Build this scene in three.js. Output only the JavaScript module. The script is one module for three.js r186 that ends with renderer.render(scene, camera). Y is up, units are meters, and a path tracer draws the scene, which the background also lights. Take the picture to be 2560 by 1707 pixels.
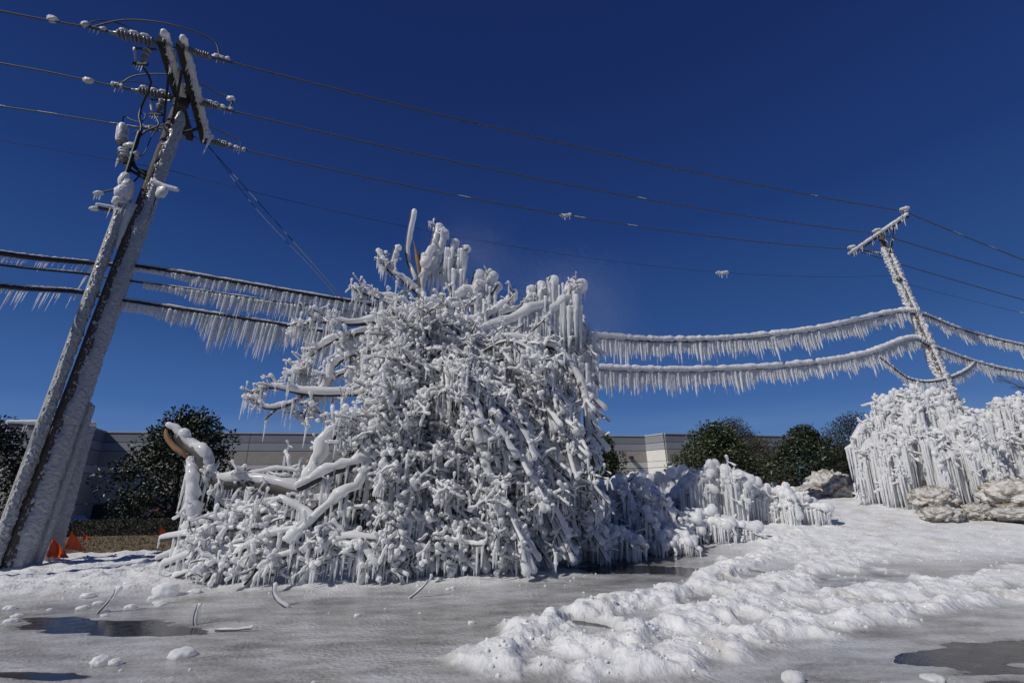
import * as THREE from 'three';
import { ImprovedNoise } from 'three/addons/math/ImprovedNoise.js';
import { mergeGeometries } from 'three/addons/utils/BufferGeometryUtils.js';

// ---------------------------------------------------------------- camera, sky, sun, exposure
const scene = new THREE.Scene();
const camera = new THREE.PerspectiveCamera(73.74, 1024 / 682, 0.1, 4000);
camera.position.set(0, 1.5, 0);
camera.rotation.order = 'XYZ';
camera.rotation.set(THREE.MathUtils.degToRad(18), 0, THREE.MathUtils.degToRad(-1.2));
scene.add(camera);

const renderer = new THREE.WebGLRenderer();
renderer.toneMapping = THREE.LinearToneMapping;
renderer.toneMappingExposure = 1.0;
renderer.shadowMap.enabled = true;

const SUN = new THREE.Vector3(-0.60, 0.69, 0.42).normalize();
const sun = new THREE.DirectionalLight(new THREE.Color(1, 0.96, 0.90), 3.4);
sun.position.copy(SUN).multiplyScalar(90);
sun.castShadow = true;
sun.shadow.mapSize.set(4096, 4096);
Object.assign(sun.shadow.camera, { left: -60, right: 60, top: 60, bottom: -60, near: 1, far: 260 });
scene.add(sun); scene.add(sun.target);

const IN = new ImprovedNoise();
const N3 = (x, y, z) => IN.noise(x, y, z);
const sstep = (a, b, x) => { const t = Math.min(1, Math.max(0, (x - a) / (b - a))); return t * t * (3 - 2 * t); };
const lerp = (a, b, t) => a + (b - a) * t;
const fbm = (x, y, z, o = 4) => { let s = 0, a = 0.5; for (let i = 0; i < o; i++) { s += a * N3(x, y, z); x = x * 2.03 + 7.1; y = y * 2.03 + 3.7; z = z * 2.03 + 1.3; a *= 0.5; } return s; };

{ // clear winter sky: deep blue above, paler towards the horizon, one thin streak of cirrus low down
  const W = 1024, Hh = 512, d = new Float32Array(W * Hh * 4);
  const stops = [[-1, [0.10, 0.12, 0.15]], [-0.02, [0.10, 0.17, 0.30]], [0.0, [0.17, 0.29, 0.50]], [0.06, [0.105, 0.215, 0.45]], [0.16, [0.052, 0.133, 0.355]], [0.30, [0.026, 0.076, 0.24]], [0.5, [0.0135, 0.042, 0.168]], [0.72, [0.0095, 0.025, 0.115]], [1, [0.008, 0.02, 0.095]]];
  for (let j = 0; j < Hh; j++) for (let i = 0; i < W; i++) {
    const el = ((j + 0.5) / Hh - 0.5) * Math.PI, az = ((i + 0.5) / W - 0.5) * 2 * Math.PI, s = Math.sin(el);
    let k = 0; while (k < stops.length - 2 && s > stops[k + 1][0]) k++;
    const t = Math.min(1, Math.max(0, (s - stops[k][0]) / (stops[k + 1][0] - stops[k][0])));
    const q = (j * W + i) * 4;
    const cx = Math.cos(el) * Math.cos(az), cz = Math.cos(el) * Math.sin(az);
    let c = Math.max(0, fbm(cx * 3.1 + 4, s * 26, cz * 3.1 + 2, 4) + 0.16) * sstep(0.015, 0.06, s) * (1 - sstep(0.07, 0.17, s)) * 0.55;
    const wisp = [0.24, 0.32, 0.47];
    for (let m = 0; m < 3; m++) { const v = lerp(stops[k][1][m], stops[k + 1][1][m], t); d[q + m] = lerp(v, wisp[m], Math.min(0.5, c)); }
    d[q + 3] = 1;
  }
  const tx = new THREE.DataTexture(d, W, Hh, THREE.RGBAFormat, THREE.FloatType);
  tx.mapping = THREE.EquirectangularReflectionMapping; tx.magFilter = THREE.LinearFilter; tx.minFilter = THREE.LinearFilter; tx.needsUpdate = true;
  scene.background = tx; scene.environment = tx;
}

// ---------------------------------------------------------------- helpers
function rng(seed) { let a = seed >>> 0; return () => { a = (a + 0x6D2B79F5) | 0; let t = Math.imul(a ^ (a >>> 15), 1 | a); t = (t + Math.imul(t ^ (t >>> 7), 61 | t)) ^ t; return ((t ^ (t >>> 14)) >>> 0) / 4294967296; }; }
const V = (x, y, z) => new THREE.Vector3(x, y, z);
const taken = {};
function numbered(name) { if (!(name in taken)) { taken[name] = 0; return name; } taken[name]++; return name + '_' + String(taken[name]).padStart(3, '0'); }
function thing(name, label, category, pos = [0, 0, 0], group) {
  const o = new THREE.Group(); o.name = numbered(name); o.position.set(...pos); o.userData = { label, category };
  if (group) o.userData.group = group; scene.add(o); return o;
}
function mesh(name, geo, mat, parent) { const m = new THREE.Mesh(geo, mat); m.name = name; m.castShadow = m.receiveShadow = true; parent.add(m); return m; }
function tag(o, label, category, group) { o.name = numbered(o.name); o.userData.label = label; o.userData.category = category; if (group) o.userData.group = group; return o; }
function structure(name, geo, mat, label) { const m = mesh(numbered(name), geo, mat, scene); m.userData.kind = 'structure'; if (label) m.userData.label = label; return m; }
function inst(name, geo, mat, mats, parent, colors) {
  const m = new THREE.InstancedMesh(geo, mat, mats.length); m.name = name; mats.forEach((q, i) => m.setMatrixAt(i, q)); if (colors) colors.forEach((c, i) => m.setColorAt(i, c));
  m.userData.kind = 'stuff'; m.castShadow = m.receiveShadow = true; parent.add(m); return m;
}
class MB { // collects triangles into one geometry
  constructor() { this.p = []; this.i = []; this.u = []; }
  get n() { return this.p.length / 3; }
  v(x, y, z, a = 0, b = 0) { this.p.push(x, y, z); this.u.push(a, b); return this.p.length / 3 - 1; }
  tri(a, b, c) { this.i.push(a, b, c); }
  quad(a, b, c, d) { this.i.push(a, b, c, a, c, d); }
  geo() {
    const g = new THREE.BufferGeometry();
    g.setAttribute('position', new THREE.Float32BufferAttribute(this.p, 3)); g.setAttribute('uv', new THREE.Float32BufferAttribute(this.u, 2));
    g.setIndex(this.n > 65535 ? new THREE.Uint32BufferAttribute(this.i, 1) : new THREE.Uint16BufferAttribute(this.i, 1)); g.computeVertexNormals(); return g;
  }
  box(cx, cy, cz, w, h, d, ry = 0) {
    const c = Math.cos(ry), s = Math.sin(ry);
    const F = [[[1, 0, 0], [0, 1, 0], [0, 0, 1]], [[-1, 0, 0], [0, 0, 1], [0, 1, 0]], [[0, 1, 0], [0, 0, 1], [1, 0, 0]], [[0, -1, 0], [1, 0, 0], [0, 0, 1]], [[0, 0, 1], [1, 0, 0], [0, 1, 0]], [[0, 0, -1], [0, 1, 0], [1, 0, 0]]];
    for (const [n, a, b] of F) {
      const id = [];
      for (const [s1, s2] of [[-1, -1], [1, -1], [1, 1], [-1, 1]]) {
        const x = (n[0] + a[0] * s1 + b[0] * s2) * w / 2, y = (n[1] + a[1] * s1 + b[1] * s2) * h / 2, z = (n[2] + a[2] * s1 + b[2] * s2) * d / 2;
        const ua = n[0] ? [z, y] : n[1] ? [x, z] : [x, y];
        id.push(this.v(cx + x * c + z * s, cy + y, cz - x * s + z * c, ...ua));
      }
      this.quad(...id);
    }
    return this;
  }
}
const T1 = V(), T2 = V(), T3 = V(), UP = V(0, 1, 0);
// a tube along points, with a radius for each, closed round ends; jit(i, a) scales the radius
function tube(mb, pts, rad, sides, { jit, capA = true, capB = true, uv = 1 } = {}) {
  const n = pts.length, tan = V(), nor = V(), bin = V(), prev = V();
  let len = 0;
  const ring = (c, r, i, t, sc = 1) => {
    const ids = [];
    for (let k = 0; k < sides; k++) {
      const a = k / sides * Math.PI * 2, q = r * (jit ? 1 + (jit(i, a) - 1) * sc : 1), ca = Math.cos(a) * q, sa = Math.sin(a) * q;
      ids.push(mb.v(c.x + nor.x * ca + bin.x * sa, c.y + nor.y * ca + bin.y * sa, c.z + nor.z * ca + bin.z * sa, k / sides * uv, len));
    }
    return ids;
  };
  const join = (A, B) => { for (let k = 0; k < sides; k++) { const m = (k + 1) % sides; mb.quad(A[k], A[m], B[m], B[k]); } };
  let last = null;
  for (let i = 0; i < n; i++) {
    tan.copy(pts[Math.min(i + 1, n - 1)]).sub(pts[Math.max(i - 1, 0)]).normalize();
    if (i === 0) { nor.copy(Math.abs(tan.y) > 0.9 ? V(1, 0, 0) : UP).cross(tan).normalize(); } else { nor.sub(T1.copy(tan).multiplyScalar(nor.dot(tan))).normalize(); len += pts[i].distanceTo(pts[i - 1]); }
    bin.crossVectors(tan, nor);
    const r = rad[i];
    if (i === 0 && capA) {
      const tip = mb.v(pts[0].x - tan.x * r, pts[0].y - tan.y * r, pts[0].z - tan.z * r);
      const a = ring(T2.copy(pts[0]).addScaledVector(tan, -r * 0.7), r * 0.7, 0, 0, 0.6);
      for (let k = 0; k < sides; k++) mb.tri(tip, a[(k + 1) % sides], a[k]);
      last = a;
    }
    const cur = ring(pts[i], r, i, i / (n - 1));
    if (last) join(last, cur);
    last = cur;
    if (i === n - 1 && capB) {
      const a = ring(T2.copy(pts[i]).addScaledVector(tan, r * 0.7), r * 0.7, i, 1, 0.6); join(last, a);
      const tip = mb.v(pts[i].x + tan.x * r, pts[i].y + tan.y * r, pts[i].z + tan.z * r);
      for (let k = 0; k < sides; k++) mb.tri(tip, a[k], a[(k + 1) % sides]);
    }
  }
}
const curve = (arr, n) => new THREE.CatmullRomCurve3(arr.map((q) => q.isVector3 ? q : V(...q)), false, 'centripetal').getPoints(n);
function lathe(mb, a, b, prof, sides = 10) { // prof: [t, r] pairs along the axis a-b
  const pts = prof.map(([t]) => a.clone().lerp(b, t));
  for (let i = 1; i < pts.length; i++) if (pts[i].distanceTo(pts[i - 1]) < 1e-4) pts[i].addScaledVector(T1.copy(b).sub(a).normalize(), 2e-4 * i);
  // constant frame: straight axis
  const ax = b.clone().sub(a).normalize(), nor = (Math.abs(ax.y) > 0.9 ? V(1, 0, 0) : UP.clone()).cross(ax).normalize(), bin = V().crossVectors(ax, nor);
  let last = null;
  prof.forEach(([t, r], i) => {
    const ids = [];
    for (let k = 0; k < sides; k++) { const an = k / sides * Math.PI * 2, c = Math.cos(an) * r, s = Math.sin(an) * r; ids.push(mb.v(pts[i].x + nor.x * c + bin.x * s, pts[i].y + nor.y * c + bin.y * s, pts[i].z + nor.z * c + bin.z * s)); }
    if (last) for (let k = 0; k < sides; k++) { const m = (k + 1) % sides; mb.quad(last[k], last[m], ids[m], ids[k]); }
    if (i === 0 || i === prof.length - 1) { const c = mb.v(pts[i].x, pts[i].y, pts[i].z); for (let k = 0; k < sides; k++) { const m = (k + 1) % sides; i === 0 ? mb.tri(c, ids[m], ids[k]) : mb.tri(c, ids[k], ids[m]); } }
    last = ids;
  });
}
// a lumpy stone-like body
function lump(mb, c, rx, ry, rz, seed, amp = 0.25, det = 2, freq = 1.6) {
  const g = LUMPS[det], p = g.p, base = mb.n;
  for (let i = 0; i < p.length; i += 3) {
    const x = p[i], y = p[i + 1], z = p[i + 2], k = 1 + amp * 2 * fbm(x * freq + seed * 3.1, y * freq * ry / rx + seed, z * freq * rz / rx - seed * 2, 4);
    mb.v(c.x + x * rx * k, c.y + y * ry * k, c.z + z * rz * k, Math.atan2(x, z) / 6.2832 * 2, Math.acos(Math.max(-1, Math.min(1, y))) / 3.1416 * 1.6);
  }
  for (const q of g.i) mb.i.push(base + q);
}
const LUMPS = [0, 1, 2, 3, 5, 9, 16].map((d) => {
  const g = new THREE.IcosahedronGeometry(1, d), pos = g.attributes.position, map = new Map(), p = [], idx = [];
  for (let i = 0; i < pos.count; i++) {
    const key = [pos.getX(i), pos.getY(i), pos.getZ(i)].map((q) => q.toFixed(4)).join();
    if (!map.has(key)) { map.set(key, p.length / 3); p.push(pos.getX(i), pos.getY(i), pos.getZ(i)); }
    idx.push(map.get(key));
  }
  return { p, i: idx };
});

// ---------------------------------------------------------------- materials
const L3 = (r, g, b) => new THREE.Color().setRGB(r, g, b);
function tex(w, h, fn, srgb, rep = true) {
  const d = new Uint8Array(w * h * 4);
  for (let j = 0; j < h; j++) for (let i = 0; i < w; i++) { const c = fn(i / w, j / h, i, j), q = (j * w + i) * 4; for (let k = 0; k < 3; k++) d[q + k] = Math.max(0, Math.min(255, Math.round((srgb ? Math.pow(Math.max(0, c[k]), 1 / 2.2) : c[k]) * 255))); d[q + 3] = 255; }
  const t = new THREE.DataTexture(d, w, h); t.magFilter = THREE.LinearFilter; t.minFilter = THREE.LinearMipmapLinearFilter; t.generateMipmaps = true;
  if (rep) t.wrapS = t.wrapT = THREE.RepeatWrapping; if (srgb) t.colorSpace = THREE.SRGBColorSpace; t.needsUpdate = true; return t;
}
// tileable noise on the unit square
const tn = (u, v, f, s, o = 4) => { const a = u * Math.PI * 2, b = v * Math.PI * 2, k = f / (2 * Math.PI); return fbm(Math.cos(a) * k + s, Math.sin(a) * k + Math.cos(b) * k * 0.9, Math.sin(b) * k + s * 0.7, o); };
const iceBump = tex(256, 256, (u, v) => { const q = 0.5 + 0.9 * tn(u, v, 14, 3, 4); return [q, q, q]; }, false);
const M = {};
M.ice = new THREE.MeshPhysicalMaterial({ color: L3(0.965, 0.968, 0.972), roughness: 0.88, transmission: 0.58, thickness: 0, ior: 1.31, clearcoat: 0.55, clearcoatRoughness: 0.22 });
M.icicle = new THREE.MeshPhysicalMaterial({ color: L3(0.96, 0.965, 0.97), roughness: 0.85, transmission: 0.6, thickness: 0, ior: 1.31, clearcoat: 0.9, clearcoatRoughness: 0.12 });
M.rime = new THREE.MeshPhysicalMaterial({ color: L3(0.88, 0.885, 0.90), roughness: 0.85, transmission: 0.35, thickness: 0, ior: 1.31, clearcoat: 0.5, clearcoatRoughness: 0.3, bumpMap: iceBump, bumpScale: 0.02 });
M.clearIce = new THREE.MeshPhysicalMaterial({ color: L3(0.52, 0.53, 0.55), roughness: 0.6, transmission: 0.25, thickness: 0, ior: 1.31, clearcoat: 0.6, clearcoatRoughness: 0.25, bumpMap: iceBump, bumpScale: 0.03 });
M.bark = new THREE.MeshStandardMaterial({ color: L3(0.06, 0.052, 0.047), roughness: 0.75 });
M.twig = new THREE.MeshStandardMaterial({ color: L3(0.05, 0.042, 0.038), roughness: 0.6 });
M.rawWood = new THREE.MeshStandardMaterial({ color: L3(0.32, 0.18, 0.085), roughness: 0.8, map: tex(64, 256, (u, v) => { const k = 0.75 + 0.45 * tn(u, v * 0.2, 30, 5, 3); return [k, k * 0.97, k * 0.92]; }, true) });
M.rubber = new THREE.MeshStandardMaterial({ color: L3(0.012, 0.012, 0.013), roughness: 0.5 });
M.wire = new THREE.MeshStandardMaterial({ color: L3(0.11, 0.10, 0.09), roughness: 0.55, metalness: 0.3 });
M.thinWire = new THREE.MeshStandardMaterial({ color: L3(0.05, 0.05, 0.055), roughness: 0.5, metalness: 0.4 });
M.steel = new THREE.MeshStandardMaterial({ color: L3(0.10, 0.10, 0.105), roughness: 0.5, metalness: 0.5 });
M.porcelain = new THREE.MeshPhysicalMaterial({ color: L3(0.20, 0.20, 0.21), roughness: 0.35, clearcoat: 0.5, clearcoatRoughness: 0.2 });
M.pvc = new THREE.MeshStandardMaterial({ color: L3(0.42, 0.41, 0.36), roughness: 0.5 });
const grainTex = tex(256, 512, (u, v) => { const k = 0.55 + 0.55 * tn(u, v, 34, 2, 3) + 0.35 * tn(u, v, 8, 9, 3), cr = tn(u, v, 60, 7, 2) > 0.22 ? 0.35 : 1; return [0.085 * k * cr * 2, 0.066 * k * cr * 2, 0.05 * k * cr * 2]; }, true);
M.pole = new THREE.MeshStandardMaterial({ map: grainTex, roughness: 0.85 });
M.timber = new THREE.MeshStandardMaterial({ color: L3(0.028, 0.024, 0.021), roughness: 0.8 });
M.orange = new THREE.MeshStandardMaterial({ color: L3(0.78, 0.10, 0.012), roughness: 0.45, side: THREE.DoubleSide });
const ICE_WIND = -0.06; // hanging ice leans a little to the left, with the wind

// ---------------------------------------------------------------- icicles
const icicleGeos = [0, 1, 2, 3].map((s) => {
  const mb = new MB(), R = rng(90 + s), rings = 8, sides = 6, ids = []; const bend = (R() - 0.5) * 0.05;
  for (let i = 0; i < rings; i++) {
    const t = i / rings, r = (s === 1 ? Math.pow(1 - t, 1.25) : s === 3 ? 0.45 * (1 - t) + 0.55 * Math.pow(1 - t, 3) : Math.pow(1 - t, 0.55)) * (1 + 0.16 * Math.sin(t * 31 + s * 2)), row = [];
    for (let k = 0; k < sides; k++) { const a = k / sides * 6.2832; row.push(mb.v(Math.cos(a) * r + 0, -t, Math.sin(a) * r * 0.85)); }
    if (i) for (let k = 0; k < sides; k++) { const m = (k + 1) % sides; mb.quad(ids[i - 1][k], ids[i - 1][m], row[m], row[k]); }
    ids.push(row);
  }
  const tip = mb.v(bend, -1, bend), top = mb.v(0, 0.02, 0);
  for (let k = 0; k < sides; k++) { const m = (k + 1) % sides; mb.tri(tip, ids[rings - 1][k], ids[rings - 1][m]); mb.tri(top, ids[0][m], ids[0][k]); }
  return mb.geo();
});
const Q = new THREE.Quaternion(), DN = V(0, -1, 0);
function icicleMatrix(c) {
  const d = V(c.lx ?? ICE_WIND, -1, c.lz ?? 0).normalize(); Q.setFromUnitVectors(DN, d);
  return new THREE.Matrix4().compose(c.p, Q, V(c.r, c.L, c.r));
}
function addIcicles(parent, list, singles, mat = M.icicle) { // the largest as parts of their own, the fringe as one mass
  list.sort((a, b) => b.L * Math.sqrt(b.r) - a.L * Math.sqrt(a.r));
  list.slice(0, singles).forEach((c, i) => { const m = mesh('icicle', icicleGeos[i % 4], mat, parent); icicleMatrix(c).decompose(m.position, m.quaternion, m.scale); });
  const rest = list.slice(singles);
  for (let s = 0; s < 4; s++) { const part = rest.filter((_, i) => i % 4 === s); if (part.length) inst('icicle_fringe', icicleGeos[s], mat, part.map(icicleMatrix), parent); }
}

// ---------------------------------------------------------------- terrain
const snowBank = (x, z) => 0.112 * Math.max(0, Math.min(9, -z - 10.6)) * sstep(0.5, 6.5, x);
const drop = (x, z) => -1.25 * sstep(-20.5, -28, z) - snowBank(x, z) * sstep(-22, -29, z);
const T = (x, z) => snowBank(x, z) + drop(x, z);
// ridges of ploughed-up slush beside the wheel tracks: points, half width, height
const RIDGES = [
  [[[-0.22, -5.05], [-0.05, -5.3], [0.1, -5.9], [0.95, -6.57], [2.4, -7.59], [3.4, -8.7], [4.33, -9.76], [6.4, -12.13], [9.7, -15.0]], 0.44, 0.125],
  [[[0.75, -5.1], [1.37, -5.65], [2.4, -6.35], [3.14, -7.13], [4.41, -8.3], [6.61, -10.0], [8.81, -11.33]], 0.55, 0.11],
  [[[0.75, -4.65], [1.62, -5.1], [3.11, -5.66], [4.39, -6.19], [5.65, -6.6], [6.78, -6.89], [9, -7.4]], 0.34, 0.10],
  [[[2.4, -6.5], [3.6, -6.75], [4.9, -7.15], [7, -7.7], [10, -8.6]], 0.7, 0.09],
];
function segDist(x, z, pts) { let b = 1e9, at = 0; for (let i = 0; i + 1 < pts.length; i++) { const [ax, az] = pts[i], [bx, bz] = pts[i + 1], dx = bx - ax, dz = bz - az, t = Math.max(0, Math.min(1, ((x - ax) * dx + (z - az) * dz) / (dx * dx + dz * dz))), d = Math.hypot(x - ax - dx * t, z - az - dz * t); if (d < b) { b = d; at = i + t; } } return [b, at / (pts.length - 1)]; }
const PUDDLES = [[-5.4, -6.55, 1.7, 0.36, -0.25], [-5.0, -4.9, 1.2, 0.14, -0.1], [4.3, -4.95, 0.9, 0.36, 0.2], [2.0, -9.75, 2.6, 0.62, -0.38], [3.2, -4.0, 1.8, 0.2, 0.05], [4.6, -9.0, 1.2, 0.16, -0.95], [2.2, -7.0, 1.1, 0.12, -0.75], [1.0, -6.02, 0.55, 0.12, -0.5]];
function wet(x, z) { let w = 0; const n = 1.3 * fbm(x * 0.75, 3.3, z * 1.9, 5) + 0.5 * fbm(x * 2.6, 1.3, z * 6, 3); for (const [px, pz, rx, rz, a] of PUDDLES) { const c = Math.cos(a), s = Math.sin(a), dx = (x - px) * c - (z - pz) * s, dz = (x - px) * s + (z - pz) * c, q = 1 - Math.hypot(dx / rx, dz / rz) + n * 0.9; w = Math.max(w, q); } return w; }
function snowy(x, z) { // 1 on loose crusted snow, 0 on smooth ice
  let s = 0, h = 0;
  for (const [pts, w, hh] of RIDGES) {
    const [d, t] = segDist(x, z, pts), n = fbm(x * 2.1, 1.7, z * 2.1, 4), ww = w * (1.15 + 1.6 * fbm(x * 0.7 + 5, 9, z * 0.7, 3));
    const k = 1 - d / Math.max(0.08, ww) + n * 1.7;
    const m = sstep(-0.05, 0.75, k) * sstep(1.5, 0.7, d / (w * 2)); s = Math.max(s, m); h = Math.max(h, m * hh * (0.2 + 0.7 * Math.min(1, Math.max(0, k * 0.8))));
  }
  const far = sstep(3.2, 6.2, x + 0.15 * (z + 10)) * sstep(-8.4, -10.6, z + 1.6 * fbm(x * 0.4, 4, z * 0.4, 3)); if (far > s) s = far; h = Math.max(h, far * 0.07);
  const left = sstep(-4.4, -7.4, x + 2.0 * fbm(x * 0.5, 8, z * 0.5, 3)) * sstep(-6.9, -9.2, z); s = Math.max(s, left); h = Math.max(h, left * 0.17);
  const under = sstep(-7.5, -9.0, z + 1.3 * fbm(x * 0.8, 2, z * 0.8, 4)) * sstep(2.2, -0.2, x + 1.0 * fbm(x, 7, z, 3)); s = Math.max(s, under * 0.75); h = Math.max(h, under * 0.05);
  return [Math.min(1, s), h];
}
const hash2 = (i, j, s) => { let h = Math.imul(i, 374761393) ^ Math.imul(j, 668265263) ^ Math.imul(s, 974634777); h = Math.imul(h ^ (h >>> 13), 1274126177); return ((h ^ (h >>> 16)) >>> 0) / 4294967296; };
function clods(x, z, f, s) { // rounded clods of uneven height, one per cell
  x *= f; z *= f; const i0 = Math.floor(x), j0 = Math.floor(z); let b = 0;
  for (let i = i0 - 1; i <= i0 + 1; i++) for (let j = j0 - 1; j <= j0 + 1; j++) { const r = 0.45 + 0.5 * hash2(i, j, s + 2), d = ((x - i - hash2(i, j, s)) ** 2 + (z - j - hash2(i, j, s + 1)) ** 2) / (r * r); if (d < 1) b = Math.max(b, (0.25 + 0.75 * hash2(i, j, s + 3)) * Math.sqrt(1 - d)); }
  return b;
}
const onLawn = (x, z) => sstep(-12.6, -14.0, z + 0.07 * (x + 12) + 0.7 * fbm(x * 0.6, 5, z * 0.6, 3)) * sstep(-3.0, -5.5, x);
function groundY(x, z) {
  const [s, h] = snowy(x, z), w = wet(x, z);
  const wx = x + 0.22 * N3(x * 2.6, 1, z * 2.6), wz = z + 0.22 * N3(x * 2.6, 8, z * 2.6);
  const q = fbm(wx * 2.3, 0.5, wz * 2.3, 4) * 5.5 + 2.2, terr = (Math.floor(q) + sstep(0.55, 0.85, q - Math.floor(q))) / 5.5;
  const crust = 0.13 * (terr - 0.2) + clods(wx * 0.8, wz * 1.2, 3.7, 7) * 0.028 + clods(wx, wz, 8.5, 11) * 0.03 + clods(wx, wz, 17, 21) * 0.012 + fbm(x * 4.3, 2.5, z * 4.3, 5) * 0.075;
  let y = T(x, z) + s * (h * 0.62 + crust * (0.35 + 0.65 * sstep(0.02, 0.13, h))) + (1 - s) * (0.012 * fbm(x * 1.3, 6, z * 1.3, 3) + 0.003 * fbm(x * 9, 1, z * 9, 2));
  y -= 0.05 * sstep(-0.25, 0.6, w) * (1 - s);
  y -= onLawn(x, z) * 0.35;
  return y;
}
const WATER_Y = -0.022;
{
  const zs = [], xs = [];
  for (let z = -2.2; z > -34; z -= 0.0046 * Math.abs(z) + 0.003) zs.push(z);
  for (let x = 0; x < 40; x += x < 7 ? 0.032 : 0.032 + (x - 7) * 0.035) xs.push(x);
  const ls = []; for (let x = 0.05; x < 40; x += x < 8 ? 0.055 : 0.055 + (x - 8) * 0.04) ls.push(-x);
  const all = [...ls.reverse(), ...xs], mb = new MB(), nx = all.length;
  const X0 = -14, X1 = 18, Z0 = -24, Z1 = -2;
  for (const z of zs) for (const x of all) mb.v(x, groundY(x, z), z, (x - X0) / (X1 - X0), (z - Z0) / (Z1 - Z0));
  for (let j = 0; j + 1 < zs.length; j++) for (let i = 0; i + 1 < nx; i++) { const a = j * nx + i; mb.quad(a, a + 1, a + nx + 1, a + nx); }
  // colour: white crusted snow, grey ice with the brown of the road showing through, orange marking paint
  const SP = [[-11.73, -11.54, 0.9, 0.28], [-11.2, -12.0, 0.5, 0.2], [-10.6, -12.9, 0.25, 0.12], [10.4, -16.6, 0.9, 0.22], [9.4, -15.0, 0.16, 0.1]];
  const col = new Float32Array(mb.n * 3);
  const iceTone = (x, z) => [fbm(x * 0.55 + 3, 1, z * 1.1, 4), fbm(x * 1.4 + 2 * z, 5, z * 4.2 - x * 0.6, 4)];
  for (let v = 0; v < mb.n; v++) {
    const x = mb.p[v * 3], z = mb.p[v * 3 + 2], [s] = snowy(x, z), w = wet(x, z), [big, streak] = iceTone(x, z);
    let ice = Math.max(0.27, Math.min(0.74, 0.53 + 0.50 * big + 0.55 * streak)); ice *= 1 - 0.5 * sstep(-0.5, 0.3, w);
    const brown = sstep(0.5, 0.25, ice);
    let c = [ice * lerp(0.985, 1.01, brown), ice * lerp(1.0, 0.99, brown), ice * lerp(1.04, 0.955, brown)];
    const frost = 0.75 * sstep(0.0, 0.28, fbm(x * 0.75 + 20, 3, z * 1.5 + x * 0.25, 5) + 0.05) * (1 - sstep(-0.5, 0.1, w)), grit = 0.06 * N3(x * 11, 2, z * 17); c = c.map((q) => lerp(q, 0.70, frost) + grit);
    const dirt = sstep(0.10, 0.42, fbm(x * 1.7 + 9, 4, z * 1.7, 5) + 0.16 * sstep(6, 9, x) * sstep(-10, -14, z));
    const sn = 0.72 - 0.04 * big, sc = [lerp(sn * 0.985, 0.5, dirt * 0.6), lerp(sn, 0.46, dirt * 0.6), lerp(sn * 1.015, 0.40, dirt * 0.6)];
    c = c.map((q, k) => lerp(q, sc[k], s));
    for (const [px, pz, rx, rz] of SP) { const d = Math.hypot((x - px) / rx, (z - pz) / rz); if (d > 2) continue; const q = 1 - d + 1.4 * fbm(x * 3, 3, z * 3, 4), m = sstep(0.25, 0.75, q) * 0.75; c = [lerp(c[0], 0.85, m), lerp(c[1], 0.26, m), lerp(c[2], 0.12, m)]; }
    col[v * 3] = c[0]; col[v * 3 + 1] = c[1]; col[v * 3 + 2] = c[2];
  }
  const rmap = tex(512, 352, (u, v) => {
    const x = lerp(X0, X1, u), z = lerp(Z0, Z1, v), [s] = snowy(x, z), w = wet(x, z), [big, streak] = iceTone(x, z);
    const r = lerp(Math.max(0.05, 0.15 + 0.3 * big + 0.3 * streak - 0.3 * sstep(-0.5, 0.2, w)), 0.62, s); return [r, r, r];
  }, false, false);
  const cmap = tex(512, 512, (u, v) => { const k = 0.93 + 0.13 * tn(u, v, 60, 6, 3) + 0.16 * tn(u, v, 9, 11, 4); return [k, k, k]; }, true); cmap.repeat.set(11, 7.6);
  const bmap = tex(512, 512, (u, v) => { const a = (p, q) => fbm(p * 22, 3, q * 22, 4), q = 0.5 + 0.9 * (a(u, v) * (1 - u) * (1 - v) + a(u - 1, v) * u * (1 - v) + a(u, v - 1) * (1 - u) * v + a(u - 1, v - 1) * u * v); return [q, q, q]; }, false); bmap.repeat.set(29, 20);
  const m = new THREE.MeshPhysicalMaterial({ map: cmap, vertexColors: true, roughnessMap: rmap, roughness: 1, bumpMap: bmap, bumpScale: 0.018, ior: 1.31 });
  const gg = mb.geo(); gg.setAttribute('color', new THREE.BufferAttribute(col, 3));
  structure('snow_and_ice_ground', gg, m, 'grey ice sheet and white crusted snow over the road and verge');
}
{ // meltwater standing in the hollows of the ice
  const g = new THREE.PlaneGeometry(22, 12, 1, 1); g.rotateX(-Math.PI / 2);
  const bm = tex(256, 256, (u, v) => { const q = 0.5 + 0.5 * tn(u, v, 26, 8, 3); return [q, q, q]; }, false); bm.repeat.set(46, 40);
  const m = structure('meltwater', g, new THREE.MeshPhysicalMaterial({ color: L3(0.026, 0.024, 0.022), roughness: 0.04, ior: 1.33, bumpMap: bm, bumpScale: 0.002 }), 'dark meltwater in the hollows of the ice'); m.position.set(-2, WATER_Y, -6.5);
}
{ // parking lot behind and everything beyond it
  const g = new THREE.PlaneGeometry(5000, 5000); g.rotateX(-Math.PI / 2);
  const t = tex(256, 256, (u, v) => { const k = 0.05 + 0.03 * tn(u, v, 24, 3, 4); return [k, k, k * 1.02]; }, true); t.repeat.set(600, 600);
  structure('asphalt_lot', g, new THREE.MeshStandardMaterial({ map: t, roughness: 0.9 }), 'dark asphalt of the lot behind the hedge').position.y = -1.05;
}
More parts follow.
